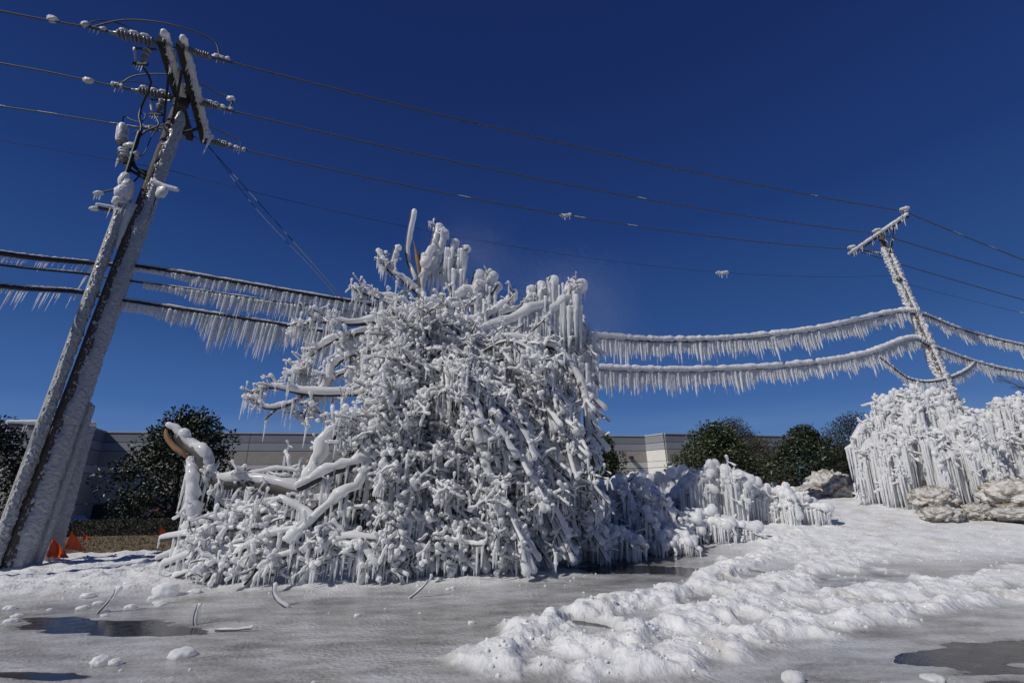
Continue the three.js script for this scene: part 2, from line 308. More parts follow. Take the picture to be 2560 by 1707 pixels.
{ // dormant lawn between the snow and the hedge
  const mb = new MB(), nx = 150, nz = 70, R = rng(5);
  for (let j = 0; j <= nz; j++) for (let i = 0; i <= nx; i++) { const x = lerp(-46, -3, i / nx), z = lerp(-11.8, -27, j / nz); mb.v(x, T(x, z) - 0.04 + 0.035 * fbm(x * 1.5, 3, z * 1.5, 3), z, x / 2, z / 2); }
  for (let j = 0; j < nz; j++) for (let i = 0; i < nx; i++) { const a = j * (nx + 1) + i; mb.quad(a, a + 1, a + nx + 2, a + nx + 1); }
  const t = tex(512, 512, (u, v) => { const k = 0.8 + 0.9 * tn(u, v, 40, 3, 4) + 0.5 * tn(u, v, 6, 12, 3), g = tn(u, v, 5, 7, 2); return [0.155 * k, (0.112 + 0.02 * g) * k, 0.058 * k]; }, true);
  structure('dormant_lawn', mb.geo(), new THREE.MeshStandardMaterial({ map: t, roughness: 0.95 }), 'brown dormant lawn in front of the hedge');
  // blades of dry grass along the near part of the lawn
  const bl = new MB(); const a = bl.v(-0.012, 0, 0), b = bl.v(0.012, 0, 0), c = bl.v(0.004, 0.6, 0.02), d = bl.v(0.02, 1, 0.06); bl.tri(a, b, c); bl.tri(c, b, d); const ms = [], cs = [];
  for (let i = 0; i < 9000; i++) { const x = lerp(-24, -6, R()), z = lerp(-13.2, -20.5, Math.pow(R(), 1.2)); if (onLawn(x, z) < 0.5) continue; const m4 = new THREE.Matrix4().compose(V(x, T(x, z) - 0.05, z), new THREE.Quaternion().setFromEuler(new THREE.Euler((R() - 0.5) * 1.2, R() * 6.3, (R() - 0.5) * 1.2)), V(1, 0.05 + R() * 0.06, 1)); ms.push(m4); const k = 0.6 + R() * 0.8; cs.push(L3(0.17 * k, 0.12 * k, 0.06 * k)); }
  const g = inst('dry_grass', bl.geo(), new THREE.MeshStandardMaterial({ roughness: 0.9, side: THREE.DoubleSide }), ms, scene, cs); g.userData.label = 'dry brown grass blades on the lawn'; g.userData.category = 'grass';
}

// ---------------------------------------------------------------- ice-laden branches
const rnd = (R, a, b) => a + (b - a) * R();
const TE = new THREE.Euler(), TQ = new THREE.Quaternion(); let PROTO = [];
class IceTree {
  constructor(seed, { wind = V(0.5, 0.8, -0.5), sheet = 0 } = {}) { this.R = rng(seed); this.seed = seed; this.wind = wind; this.singles = []; this.tw = new MB(); this.ti = new MB(); this.ic = []; this.spray = PROTO.map(() => []); }
  twig(p, k) { const R = this.R, i = Math.floor(R() * PROTO.length); TE.set(rnd(R, -0.25, 0.25), R() * 6.2832, rnd(R, -0.25, 0.25)); this.spray[i].push(new THREE.Matrix4().compose(p, TQ.setFromEuler(TE), T1.set(k, k, k))); }
  perp(t, thick) { const w = T3.copy(this.wind); if (thick) w.set(0.3, 0.9, 0.25); if (Math.abs(t.y) > 0.85) w.set(0.8, 0.25, thick ? 0.4 : -0.5); return w.addScaledVector(t, -w.dot(t)).normalize().clone(); }
  coat(mb, pts, rb, ri, sides, knob, lumpy = 0.3) {
    const n = pts.length, out = [], rad = [], s = this.R() * 90, tan = V();
    for (let i = 0; i < n; i++) {
      tan.copy(pts[Math.min(n - 1, i + 1)]).sub(pts[Math.max(0, i - 1)]).normalize();
      const p = this.perp(tan, rb[i] > 0.032), k = 1 + lumpy * (2.2 * N3(s + i * 0.55, s * 0.3, 1.5) + (i % 2 ? 0.25 : -0.15) * this.R() * 2), e = i === n - 1 ? knob : 1, r = ri[i] * k * e;
      rad.push(r); out.push(pts[i].clone().addScaledVector(p, Math.max(r * 0.98, rb[i] * 0.5)));
    }
    const q = this.R() * 50;
    tube(mb, out, rad, sides, { jit: (i, a) => 1 + 0.34 * N3(Math.cos(a) * 1.2 + q, Math.sin(a) * 1.2, i * 0.8 + q) });
    return [out, rad];
  }
  drip(out, rad, chance, Lmax, rmax, floor = 0) {
    const R = this.R;
    const rep = chance > 0.9 ? 3 : 1;
    for (let h = 0; h < rep; h++) for (let i = 0; i < out.length; i++) if (R() < chance) {
      const p = out[i].clone(); p.x += rnd(R, -0.6, 0.6) * rad[i]; p.z += rnd(R, -0.3, 0.6) * rad[i]; p.y -= rad[i] * 0.5;
      const L = Math.min(Lmax * (0.12 + Math.pow(R(), 2.2)), Math.max(0.05, p.y - floor - 0.02));
      this.ic.push({ p, L, r: Math.min(rmax * 1.5, 0.008 + 0.035 * L * rnd(R, 0.7, 1.5) + 0.3 * rad[i] * R()), lx: ICE_WIND + rnd(R, -0.03, 0.03) });
    }
  }
  branch(pts, rb, ri, { single = false, knob = 1.15, sides = 8, drip = 0, L = 0.3, rm = 0.03, lumpy = 0.3, mat, floor } = {}) {
    const own = single ? [new MB(), new MB()] : [this.tw, this.ti];
    tube(own[0], pts, rb, single ? 7 : 4);
    const [o, r] = this.coat(own[1], pts, rb, ri, sides, knob, lumpy);
    if (drip) this.drip(o, r, drip, L, rm, floor);
    if (single) this.singles.push([own[0].geo(), own[1].geo(), mat]);
    return o;
  }
  finish(group, nIcicles) {
    for (const [b, c, mat] of this.singles) { const m = mesh('branch', b, mat || M.bark, group); mesh('ice_coat', c, M.ice, m); }
    if (this.tw.n) { const a = mesh('twigs', this.tw.geo(), M.twig, group); a.userData.kind = 'stuff'; const b = mesh('twig_ice', this.ti.geo(), M.ice, group); b.userData.kind = 'stuff'; }
    this.spray.forEach((m, i) => { if (!m.length) return; inst('fine_twigs', PROTO[i][0], M.twig, m, group); inst('twig_ice', PROTO[i][1], M.ice, m, group); });
    addIcicles(group, this.ic, nIcicles);
  }
}
const taper = (n, a, b, pw = 1) => Array.from({ length: n }, (_, i) => lerp(a, b, Math.pow(i / (n - 1), pw)));
const dirPath = (p, d, L, n, sag, R, wob = 0.12) => { // a short wandering branch
  const pts = [p.clone()], q = p.clone(), dir = d.clone().normalize();
  for (let i = 1; i < n; i++) { dir.x += rnd(R, -wob, wob) * 1.6; dir.y += rnd(R, -wob, wob) * 1.6 + sag; dir.z += rnd(R, -wob, wob) * 1.6; dir.normalize(); q.addScaledVector(dir, L / (n - 1)); pts.push(q.clone()); }
  return pts;
};

// small iced twigs in a few shapes, strewn along the branches
{ const P = []; for (let i = 0; i < 18; i++) { const S = new IceTree(500 + i), R = S.R, w = dirPath(V(0, 0, 0), V(1, rnd(R, -1.2, 0.9), rnd(R, -0.3, 0.3)), rnd(R, 0.16, 0.36), 7, -0.02, R, 0.24), e = rnd(R, 0.018, 0.031);
    S.branch(w, taper(7, 0.008, 0.005), taper(7, e * 0.8, e), { sides: 7, knob: 1.45, lumpy: 0.4 });
    for (let j = 0; j < 2; j++) if (R() < 0.7) { const v = dirPath(w[1 + Math.floor(R() * 4)], V(rnd(R, -0.3, 1), rnd(R, -0.7, 1), rnd(R, -1, 1)), rnd(R, 0.08, 0.2), 4, 0, R, 0.12); S.branch(v, taper(4, 0.006, 0.004), taper(4, e * 0.8, e * 0.85), { sides: 6, knob: 1.4, lumpy: 0.36 }); }
    P.push([S.tw.geo(), S.ti.geo()]); } PROTO = P; }

// one limb with everything that grows from it; fingers: 0 = knobbly tangle, 1 = drooping ice fingers
function limb(S, ctrl, r0, r1, o = {}) {
  const R = S.R, pts = curve(ctrl, o.n || 16), n = pts.length, ri = taper(n, o.i0 ?? r0 * 1.25 + 0.02, o.i1 ?? 0.055);
  S.branch(pts, taper(n, r0, r1), ri, { single: true, sides: 10, knob: 1.2, drip: o.drip ?? 0.5, L: o.L ?? 0.45, rm: 0.03, lumpy: 0.22, floor: o.floor, mat: o.mat });
  let len = 0; for (let i = 1; i < n; i++) len += pts[i].distanceTo(pts[i - 1]);
  const side = o.bare ? 0 : Math.round(len * (o.dense ?? 8));
  for (let s = 0; s < side; s++) {
    const t = rnd(R, o.from ?? 0.18, 1), f = t * (n - 1), a = Math.min(n - 2, Math.floor(f)), p = pts[a].clone().lerp(pts[a + 1], f - a);
    const along = pts[a + 1].clone().sub(pts[a]).normalize();
    const fin = o.fin ? o.fin(p) : 0, big = R() < 0.5;
    if (R() < fin * 0.75) { // a drooping finger of ice round a twig
      const L = rnd(R, 0.35, 1.05) * (o.k ?? 1), d = V(rnd(R, 0.1, 0.75), -rnd(R, 0.55, 1.1), rnd(R, -0.15, 0.75));
      const q = dirPath(p, d, L, 8, -0.03, R, 0.05), e = rnd(R, 0.035, 0.085);
      if (q[7].y < (o.floor ?? 0) + 0.06) continue;
      S.branch(q, taper(8, 0.022, 0.012), taper(8, e * 0.55, e, 0.7), { single: L > 0.55 && S.singles.length < (o.most ?? 290), knob: 1.12, drip: 0.4, L: 0.35, rm: 0.022, lumpy: 0.13, sides: 9, floor: o.floor });
      const m = Math.round(rnd(R, 1, 5)); for (let j = 0; j < m; j++) S.twig(q[1 + Math.floor(R() * 6)], rnd(R, 0.6, 1.2) * (o.tk ?? 1));
    } else { // knobbly side branch with its own twigs
      const L = rnd(R, 0.4, 1.25) * (o.k ?? 1) * lerp(1.15, 0.65, t), d = V(along.x * 0.6 + rnd(R, -1, 1), along.y * 0.5 + rnd(R, -1.1, 0.6) + (o.lift ?? 0), along.z * 0.5 + rnd(R, -0.7, 1));
      const q = dirPath(p, d, L, 8, o.sag ?? -0.03, R, 0.15), e = rnd(R, 0.02, 0.04) * (o.e ?? 1);
      if (q[7].y < (o.floor ?? 0) + 0.05 || (o.keep && !o.keep(q[7]))) continue;
      S.branch(q, taper(8, 0.021, 0.011), taper(8, e * 0.95, e), { single: L > 0.62 && S.singles.length < (o.most ?? 290), drip: 0.85, L: 0.5, rm: 0.018, sides: 7, knob: 1.3, lumpy: 0.28, floor: o.floor });
      const m = Math.round(L * (o.twigs ?? 9));
      for (let j = 0; j < m; j++) { const b = q[1 + Math.floor(R() * 7)]; if (b.y > (o.floor ?? 0) + 0.15 && !(o.keep && !o.keep(b))) S.twig(b, rnd(R, 0.6, 1.35) * (o.tk ?? 1)); }
    }
  }
  return pts;
}

{ // the big tree, weighed down into a dome of ice
  const g = thing('ice_covered_tree', 'tall tree smothered in white ice, its drooping limbs forming a dome by the cables', 'tree', [0, 0, 0]);
  const S = new IceTree(41), R = S.R;
  const fin = (p) => sstep(-1.7, -0.5, p.x) * sstep(6.6, 5.2, p.y);
  const trunk = curve([[-1.77, -0.15, -10.9], [-1.97, 1.77, -10.9], [-2.17, 3.82, -11.0], [-2.38, 6.13, -11.0], [-2.41, 7.55, -11.0]], 24), tm = new MB(), tc = new MB();
  tube(tm, trunk, taper(25, 0.24, 0.07), 12, { jit: (i, a) => 1 + 0.2 * N3(Math.cos(a) * 2, Math.sin(a) * 2, i * 0.5) });
  const tr = mesh('trunk', tm.geo(), M.bark, g); S.coat(tc, trunk, taper(25, 0.24, 0.07), taper(25, 0.2, 0.08), 12, 1, 0.25); mesh('ice_coat', tc.geo(), M.ice, tr);
  const keep = (p) => p.x > -2.6 || p.y > Math.min(2.75, 3.15 - 0.875 * (p.x + 4.3)), X = { fin, keep };
  const tall = { ...X, dense: 4, k: 0.4, lift: 0.5, from: 0.35, sag: 0.02, tk: 0.7, twigs: 5 };
  const list = [
    [[[-2.16, 4.32, -10.8], [-2.76, 3.67, -10.2], [-3.6, 3.55, -9.8], [-4.47, 3.53, -9.6], [-5.18, 3.67, -9.5], [-5.54, 3.45, -9.4]], 0.07, 0.02, { dense: 3.2, k: 0.4, lift: 0.25, twigs: 6, tk: 0.7, i1: 0.06 }],
    [[[-4.47, 3.53, -9.6], [-4.76, 3.27, -9.5], [-5.15, 3.2, -9.4], [-5.46, 3.42, -9.4]], 0.03, 0.015, { dense: 3, k: 0.3, twigs: 4, tk: 0.7 }],
    [[[-2.07, 3.46, -10.8], [-2.92, 3.08, -10.2], [-3.67, 2.86, -9.9], [-4.05, 2.3, -9.6], [-4.21, 1.82, -9.5]], 0.11, 0.09, { dense: 7, i1: 0.13 }],
    [[[-2.29, 5.37, -10.9], [-2.95, 5.47, -10.5], [-3.9, 5.33, -10.2], [-4.65, 5.33, -10.0], [-5.05, 5.2, -10.0]], 0.08, 0.02, { lift: 0.35, k: 0.55, tk: 0.8 }],
    [[[-2.35, 5.85, -10.9], [-3.01, 6.1, -10.6], [-3.54, 6.19, -10.5], [-3.98, 6.41, -10.5]], 0.06, 0.02, { lift: 0.45, k: 0.5, tk: 0.8 }],
    [[[-2.36, 6.38, -11.0], [-2.79, 6.72, -10.9], [-3.24, 7.06, -10.8], [-3.59, 7.61, -10.8]], 0.05, 0.02, { k: 0.4, dense: 5, i1: 0.075, lift: 0.4, tk: 0.7 }],
    [[[-3.24, 7.06, -10.8], [-3.15, 7.44, -10.8], [-3.09, 7.76, -10.8]], 0.03, 0.015, { k: 0.3, dense: 3, i1: 0.075 }],
    [[[-2.59, 6.89, -11.0], [-2.84, 7.68, -11.0], [-2.75, 9.0, -11.0]], 0.035, 0.015, { bare: true, i0: 0.05, i1: 0.07, drip: 0.2, L: 0.15 }],
    [[[-2.4, 7.3, -11.0], [-2.2, 8.05, -11.2], [-2.12, 8.7, -11.3]], 0.04, 0.02, { ...tall, i1: 0.11, i0: 0.12, L: 0.9, drip: 0.8 }],
    [[[-2.3, 7.2, -11.1], [-2.05, 7.9, -11.2], [-1.95, 8.5, -11.3]], 0.04, 0.02, { bare: true, i1: 0.10, i0: 0.1, L: 0.8, drip: 0.8 }],
    [[[-2.35, 6.88, -11.0], [-1.95, 7.4, -11.3], [-1.66, 8.25, -11.4]], 0.04, 0.02, { bare: true, i1: 0.12, i0: 0.1, L: 0.9, drip: 0.9 }],
    [[[-2.35, 6.88, -11.0], [-1.73, 7.4, -11.4], [-1.45, 7.85, -11.5], [-1.2, 8.03, -11.5]], 0.05, 0.02, { ...tall, k: 0.35, i1: 0.11, L: 1.1, drip: 1 }],
    [[[-2.32, 6.13, -11.0], [-1.33, 6.23, -11.3], [-0.82, 6.78, -11.4], [-0.61, 7.2, -11.4]], 0.06, 0.02, { ...tall, i1: 0.12, L: 0.9, drip: 0.9 }],
    [[[-1.6, 6.2, -11.2], [-1.2, 6.6, -11.4], [-1.0, 7.25, -11.4]], 0.05, 0.02, { bare: true, i1: 0.17, i0: 0.13, L: 0.9, drip: 0.9 }],
    [[[-1.4, 6.1, -11.2], [-0.7, 6.4, -11.4], [-0.35, 6.85, -11.4]], 0.05, 0.02, { bare: true, i1: 0.11, i0: 0.1, L: 0.7, drip: 0.8 }],
    [[[-2.24, 5.41, -11.0], [-1.09, 5.69, -11.2], [-0.28, 6.05, -11.3], [0.1, 6.6, -11.3]], 0.07, 0.02, { ...tall, i1: 0.11, L: 0.7, drip: 0.8 }],
    [[[-0.3, 5.9, -11.3], [0.2, 6.1, -11.3], [0.42, 6.5, -11.3]], 0.04, 0.02, { bare: true, i1: 0.12, i0: 0.1, L: 0.6, drip: 0.8 }],
    [[[-2.16, 4.94, -11.0], [-0.63, 5.44, -11.2], [0.54, 6.0, -11.4], [1.1, 7.1, -11.5]], 0.08, 0.02, { ...tall, i1: 0.13, i0: 0.12, L: 1.3, drip: 1 }],
    [[[0.3, 5.8, -11.4], [0.62, 6.2, -11.4], [0.72, 6.85, -11.4]], 0.04, 0.02, { bare: true, i1: 0.12, i0: 0.1, L: 1.2, drip: 1 }],
    [[[0.3, 5.7, -11.4], [0.4, 6.2, -11.4], [0.48, 6.75, -11.4]], 0.04, 0.02, { bare: true, i1: 0.1, i0: 0.1, L: 1.1, drip: 1 }],
    [[[-2.1, 4.71, -11.0], [-0.29, 5.35, -11.3], [1.01, 5.9, -11.5], [1.6, 6.4, -11.5], [1.82, 6.98, -11.6]], 0.08, 0.02, { ...tall, i1: 0.13, i0: 0.12, L: 1.4, drip: 1 }],
    [[[1.0, 5.8, -11.5], [1.4, 6.3, -11.5], [1.48, 6.85, -11.6]], 0.04, 0.02, { bare: true, i1: 0.12, i0: 0.1, L: 1.4, drip: 1 }],
    [[[-2.09, 4.37, -11.0], [-0.28, 4.95, -10.8], [1.01, 4.81, -10.8], [1.61, 3.66, -10.6], [1.63, 2.63, -10.5]], 0.09, 0.03, { L: 0.9, drip: 0.8 }],
    [[[-2.05, 3.8, -10.9], [-0.79, 4.19, -10.4], [0.22, 3.88, -10.1], [1.02, 2.58, -9.9], [1.33, 1.68, -9.9]], 0.08, 0.03, {}],
    [[[-2.11, 4.01, -10.9], [-1.26, 4.2, -10.0], [-0.45, 3.47, -9.5], [-0.01, 2.27, -9.2], [0.47, 1.52, -9.1]], 0.07, 0.03, {}],
    [[[-2.1, 3.8, -10.9], [-1.73, 3.98, -9.9], [-1.06, 2.99, -9.3], [-0.52, 1.7, -9.0], [-0.04, 0.93, -8.9]], 0.07, 0.03, {}],
    [[[-2.01, 3.25, -10.8], [-1.31, 3.17, -9.8], [-0.78, 1.87, -9.2], [-0.28, 0.7, -9.0]], 0.06, 0.03, {}],
    [[[-1.99, 2.74, -10.8], [-0.76, 2.63, -10.0], [0.33, 1.69, -9.7], [0.79, 0.56, -9.5]], 0.06, 0.03, {}],
    [[[-2.15, 3.8, -10.9], [-2.47, 3.77, -9.8], [-2.84, 2.94, -9.3], [-2.96, 1.91, -9.1]], 0.06, 0.03, {}],
    [[[-2.11, 3.25, -10.8], [-2.29, 2.97, -9.6], [-2.39, 1.9, -9.2], [-2.37, 0.97, -9.0]], 0.06, 0.03, {}],
    [[[-1.97, 2.24, -10.8], [-1.63, 2.51, -9.6], [-1.45, 1.56, -9.2], [-1.15, 0.57, -9.0]], 0.06, 0.03, {}],
    [[[-2.24, 4.68, -10.9], [-3.06, 4.74, -10.3], [-3.91, 4.33, -9.9], [-4.28, 3.62, -9.8], [-4.54, 3.04, -9.7]], 0.07, 0.02, { k: 0.6, tk: 0.85 }],
    [[[-1.99, 2.74, -10.8], [-0.31, 2.09, -10.4], [1.08, 1.25, -10.3], [1.66, 0.47, -10.2]], 0.07, 0.03, {}],
    [[[-2.28, 5.14, -10.9], [-3.26, 5.25, -10.5], [-4.1, 4.88, -10.0], [-4.74, 4.37, -10.0], [-4.84, 4.17, -10.0]], 0.06, 0.02, { k: 0.55, tk: 0.85 }],
    [[[-2.19, 4.15, -11.0], [-0.89, 5.1, -11.6], [0.64, 5.25, -11.8], [1.8, 5.4, -11.9], [2.15, 5.75, -12.0]], 0.08, 0.03, { L: 1.5, drip: 1, dense: 8 }],
    [[[-2.2, 4.06, -11.1], [-0.66, 4.14, -11.6], [1.19, 4.38, -11.8], [2.1, 4.9, -11.9]], 0.08, 0.03, { L: 1.3, drip: 1, dense: 8 }],
    [[[-2.05, 2.77, -11.1], [-0.33, 3.26, -11.8], [1.34, 3.0, -11.8], [1.67, 1.71, -11.6]], 0.08, 0.03, { L: 0.9, drip: 0.9 }],
    [[[-2.17, 3.19, -11.1], [-3.61, 3.07, -11.5], [-4.5, 2.76, -11.4], [-4.9, 2.23, -11.2]], 0.06, 0.03, { dense: 5 }],
    [[[-2.25, 4.51, -11.1], [-3.63, 4.56, -11.6], [-4.5, 4.44, -11.5], [-4.9, 3.95, -11.3]], 0.06, 0.03, { k: 0.8, dense: 5 }],
  ];
  // more drooping limbs that fill the middle of the dome
  for (let i = 0; i < 30; i++) {
    const a = rnd(R, -0.6, 1.25), y0 = rnd(R, 3.2, 5.6), far = rnd(R, 0.9, 2.3), ex = -1.9 + Math.sin(a) * far * 1.35, ez = -10.7 + Math.cos(a) * far * 0.85, ey = rnd(R, 0.7, 3.2);
    list.push([[[-2.1, y0 - 0.7, -10.9], [lerp(-2.1, ex, 0.4), y0, lerp(-10.9, ez, 0.45)], [lerp(-2.1, ex, 0.8), lerp(y0, ey, 0.45), lerp(-10.9, ez, 0.85)], [ex, ey, ez]], 0.05, 0.02, { dense: 7 }]);
  }
  // low skirt of branches reaching the ground all round the front
  for (let i = 0; i < 20; i++) {
    const a = lerp(-0.45, 1.35, (i + R()) / 20), y0 = rnd(R, 1.2, 2.6), far = rnd(R, 1.7, 2.7), ex = -1.5 + Math.sin(a) * far * 1.2, ez = -10.9 + Math.cos(a) * far * 0.8;
    list.push([[[-1.9, y0 - 0.6, -10.9], [lerp(-1.9, ex, 0.4), y0, lerp(-10.9, ez, 0.45)], [lerp(-1.9, ex, 0.8), y0 * 0.6, lerp(-10.9, ez, 0.85)], [ex, rnd(R, 0.1, 0.5), ez]], 0.045, 0.02, { dense: 6, drip: 1, L: 0.9 }]);
  }
  for (const [c, a, b, o] of list) limb(S, c, a, b, { ...X, ...o });
  // long bare boughs that arch over the outside of the tangle
  for (let i = 0; i < 16; i++) {
    const a = lerp(0.1, 1.35, (i + R()) / 16), right = a > 0.05, y0 = rnd(R, 2.0, 4.6), far = rnd(R, 2.0, 2.75) * (1 - 0.07 * Math.max(0, y0 - 3)), ex = -1.7 + Math.sin(a) * far * 1.3, ez = -10.75 + Math.cos(a) * far * 0.85, ey = Math.max(0.25, y0 - rnd(R, 0.6, 1.3));
    const q = limb(S, [[lerp(-2, ex, 0.35), y0 - 0.1, lerp(-10.9, ez, 0.45)], [lerp(-2, ex, 0.68), y0 + 0.15, lerp(-10.9, ez, 0.8)], [lerp(-2, ex, 0.9), lerp(y0, ey, 0.45), lerp(-10.9, ez, 0.97)], [ex, ey, ez + 0.05]], 0.03, 0.014, { n: 20, dense: 3.5, k: 0.7, twigs: 8, fin: () => 0.7, i0: 0.03, i1: 0.06, drip: 0.85, L: 0.5, most: 400 });
  }
  // a splintered stub of bare wood beside the top
  const sp = new MB(); tube(sp, curve([[-2.42, 7.0, -10.92], [-2.5, 7.5, -10.9], [-2.62, 7.98, -10.88]], 6), [0.07, 0.07, 0.06, 0.05, 0.035, 0.02, 0.008], 7, { jit: (i, a) => 1 + 0.5 * N3(Math.cos(a) * 2.5, Math.sin(a) * 2.5, i) });
  // columns of ice run together below the upright tips on the right
  for (const [x0, x1, y0, y1, z, n, L] of [[0.42, 1.9, 6.1, 6.9, -11.5, 90, 1.2], [1.2, 2.35, 5.0, 5.8, -11.95, 110, 1.3], [-2.2, -1.2, 7.1, 8.0, -11.35, 60, 1.0], [-1.1, -0.3, 6.2, 6.9, -11.4, 60, 0.9], [1.0, 2.2, 3.8, 4.9, -11.7, 80, 1.3]])
    for (let i = 0; i < n; i++) { const u = R(); S.ic.push({ p: V(lerp(x0, x1, u), lerp(y0, y1, R()) - 0.25 * Math.abs(u - 0.5), z + rnd(R, -0.22, 0.22)), L: L * rnd(R, 0.45, 1.15), r: rnd(R, 0.025, 0.07) }); }
  const ss = mesh('broken_stub', sp.geo(), M.rawWood, g); ss.userData.label = 'splintered bare wood stub at the crown';
  S.finish(g, 230);
}
{ // the broken limb lying left of the tree, with its tangle of iced branches
  const g = thing('fallen_limb', 'broken tree limb lying on the ground left of the tree, hung with icicles', 'limb', [0, 0, 0]);
  const S = new IceTree(77);
  const main = [[-7.18, 2.72, -9.88], [-6.98, 2.5, -9.9], [-6.6, 2.33, -9.8], [-6.42, 2.02, -9.8], [-6.2, 1.80, -9.8], [-5.35, 1.71, -9.7], [-4.4, 1.52, -9.6], [-3.63, 1.2, -9.5], [-2.43, 0.85, -9.6]];
  limb(S, main, 0.12, 0.15, { n: 40, i0: 0.10, i1: 0.12, dense: 3, k: 0.6, lift: 0.5, from: 0.32, drip: 0.8, L: 0.8 });
  const cut = new MB(); tube(cut, curve([[-7.40, 2.86, -9.72], [-7.33, 2.70, -9.72], [-7.18, 2.52, -9.72], [-6.95, 2.36, -9.72], [-6.8, 2.24, -9.74]], 12), [0.015, 0.035, 0.045, 0.05, 0.055, 0.06, 0.06, 0.06, 0.055, 0.05, 0.045, 0.035, 0.02], 9, { jit: (i, a) => 1 + 0.35 * N3(Math.cos(a) * 2, Math.sin(a) * 2, i * 0.7) });
  mesh('torn_wood', cut.geo(), M.rawWood, g).userData.label = 'torn tan wood at the raised end of the limb';
  const cap = new MB(); tube(cap, curve([[-7.42, 2.97, -9.8], [-7.26, 2.90, -9.84], [-7.06, 2.68, -9.86], [-6.78, 2.52, -9.86], [-6.5, 2.3, -9.84], [-6.4, 2.0, -9.82], [-6.3, 1.85, -9.8]], 18), taper(19, 0.06, 0.15), 10, { jit: (i, a) => 1 + 0.3 * N3(Math.cos(a) * 2, Math.sin(a) * 2, i * 0.7) }); mesh('ice_coat', cap.geo(), M.ice, g);
  // ice column under the raised end
  limb(S, [[-6.85, 2.2, -9.8], [-6.72, 1.85, -9.75], [-6.6, 1.4, -9.7], [-6.55, 0.9, -9.7], [-6.6, 0.3, -9.65]], 0.06, 0.07, { bare: true, n: 20, i0: 0.09, i1: 0.17, drip: 1, L: 0.9 });
  limb(S, [[-6.5, 1.92, -9.9], [-6.13, 1.4, -9.9], [-5.5, 1.14, -9.8]], 0.08, 0.06, { dense: 4, k: 0.4 });
  const low = { dense: 6, k: 0.6, twigs: 6, drip: 1, L: 0.6, sag: -0.05, i0: 0.06, i1: 0.05 };
  for (const c of [
    [[-2.99, 2.36, -9.1], [-2.89, 2.11, -9.1], [-3.5, 1.88, -9.0], [-4.01, 1.61, -8.9]],
    [[-2.89, 2.07, -9.1], [-3.1, 1.51, -8.9], [-3.51, 1.15, -8.8], [-3.88, 0.73, -8.7]],
  ]) limb(S, c, 0.085, 0.075, { dense: 2, k: 0.35, i0: 0.085, i1: 0.09, drip: 0.9, L: 0.8 });
  for (const c of [
    [[-5.78, 1.83, -10.1], [-5.11, 1.99, -10.2], [-4.34, 1.89, -10.2], [-3.71, 2.15, -10.2]],
    [[-4.43, 1.39, -9.0], [-3.87, 1.15, -8.9], [-3.28, 0.79, -8.7], [-2.47, 0.71, -8.6]],
    [[-6.54, 0.89, -9.6], [-5.6, 1.08, -9.4], [-4.66, 1.15, -9.2], [-3.89, 0.99, -9.0]],
    [[-7.0, 0.69, -9.7], [-5.99, 0.82, -9.3], [-5.06, 0.9, -9.1], [-3.84, 0.89, -8.9]],
    [[-5.37, 0.1, -8.7], [-5.12, 0.39, -8.8], [-4.55, 0.73, -8.8], [-3.64, 0.93, -8.8]],
    [[-4.63, 0.06, -8.6], [-4.44, 0.32, -8.7], [-3.86, 0.52, -8.7], [-2.96, 0.71, -8.7]],
    [[-3.75, 0.07, -8.6], [-3.54, 0.44, -8.7], [-2.76, 0.58, -8.6], [-2.41, 0.31, -8.5]],
    [[-2.16, 0.14, -8.7], [-2.37, 0.62, -8.8], [-1.94, 0.96, -8.9], [-1.52, 1.01, -9.2]],
    [[-6.46, 0.29, -9.2], [-5.72, 0.5, -9.1], [-4.58, 0.54, -8.9], [-3.23, 0.3, -8.7]],
    [[-2.72, 0.1, -8.6], [-2.48, 0.49, -8.7], [-1.76, 0.52, -8.9], [-0.99, 0.28, -9.0]],
    [[-6.9, 0.35, -9.6], [-6.0, 0.62, -9.7], [-5.0, 0.75, -9.6], [-4.0, 0.7, -9.4]],
    [[-6.1, 0.12, -8.95], [-5.5, 0.3, -8.9], [-4.9, 0.35, -8.8], [-4.2, 0.2, -8.65]],
    [[-5.6, 1.25, -9.7], [-4.9, 1.35, -9.6], [-4.2, 1.3, -9.5], [-3.4, 1.45, -9.5]],
    [[-5.9, 0.9, -9.5], [-5.3, 1.2, -9.4], [-4.7, 1.25, -9.3], [-4.3, 1.0, -9.2]],
    [[-3.6, 0.9, -9.3], [-3.0, 1.2, -9.2], [-2.3, 1.1, -9.1], [-1.8, 0.6, -9.0]],
    [[-1.7, 0.3, -9.0], [-1.2, 0.8, -9.2], [-0.6, 0.8, -9.3], [-0.1, 0.3, -9.1]],
  ]) limb(S, c[0][1] < 0.2 ? c.reverse() : c, 0.045, 0.02, low);
  S.finish(g, 200);
}

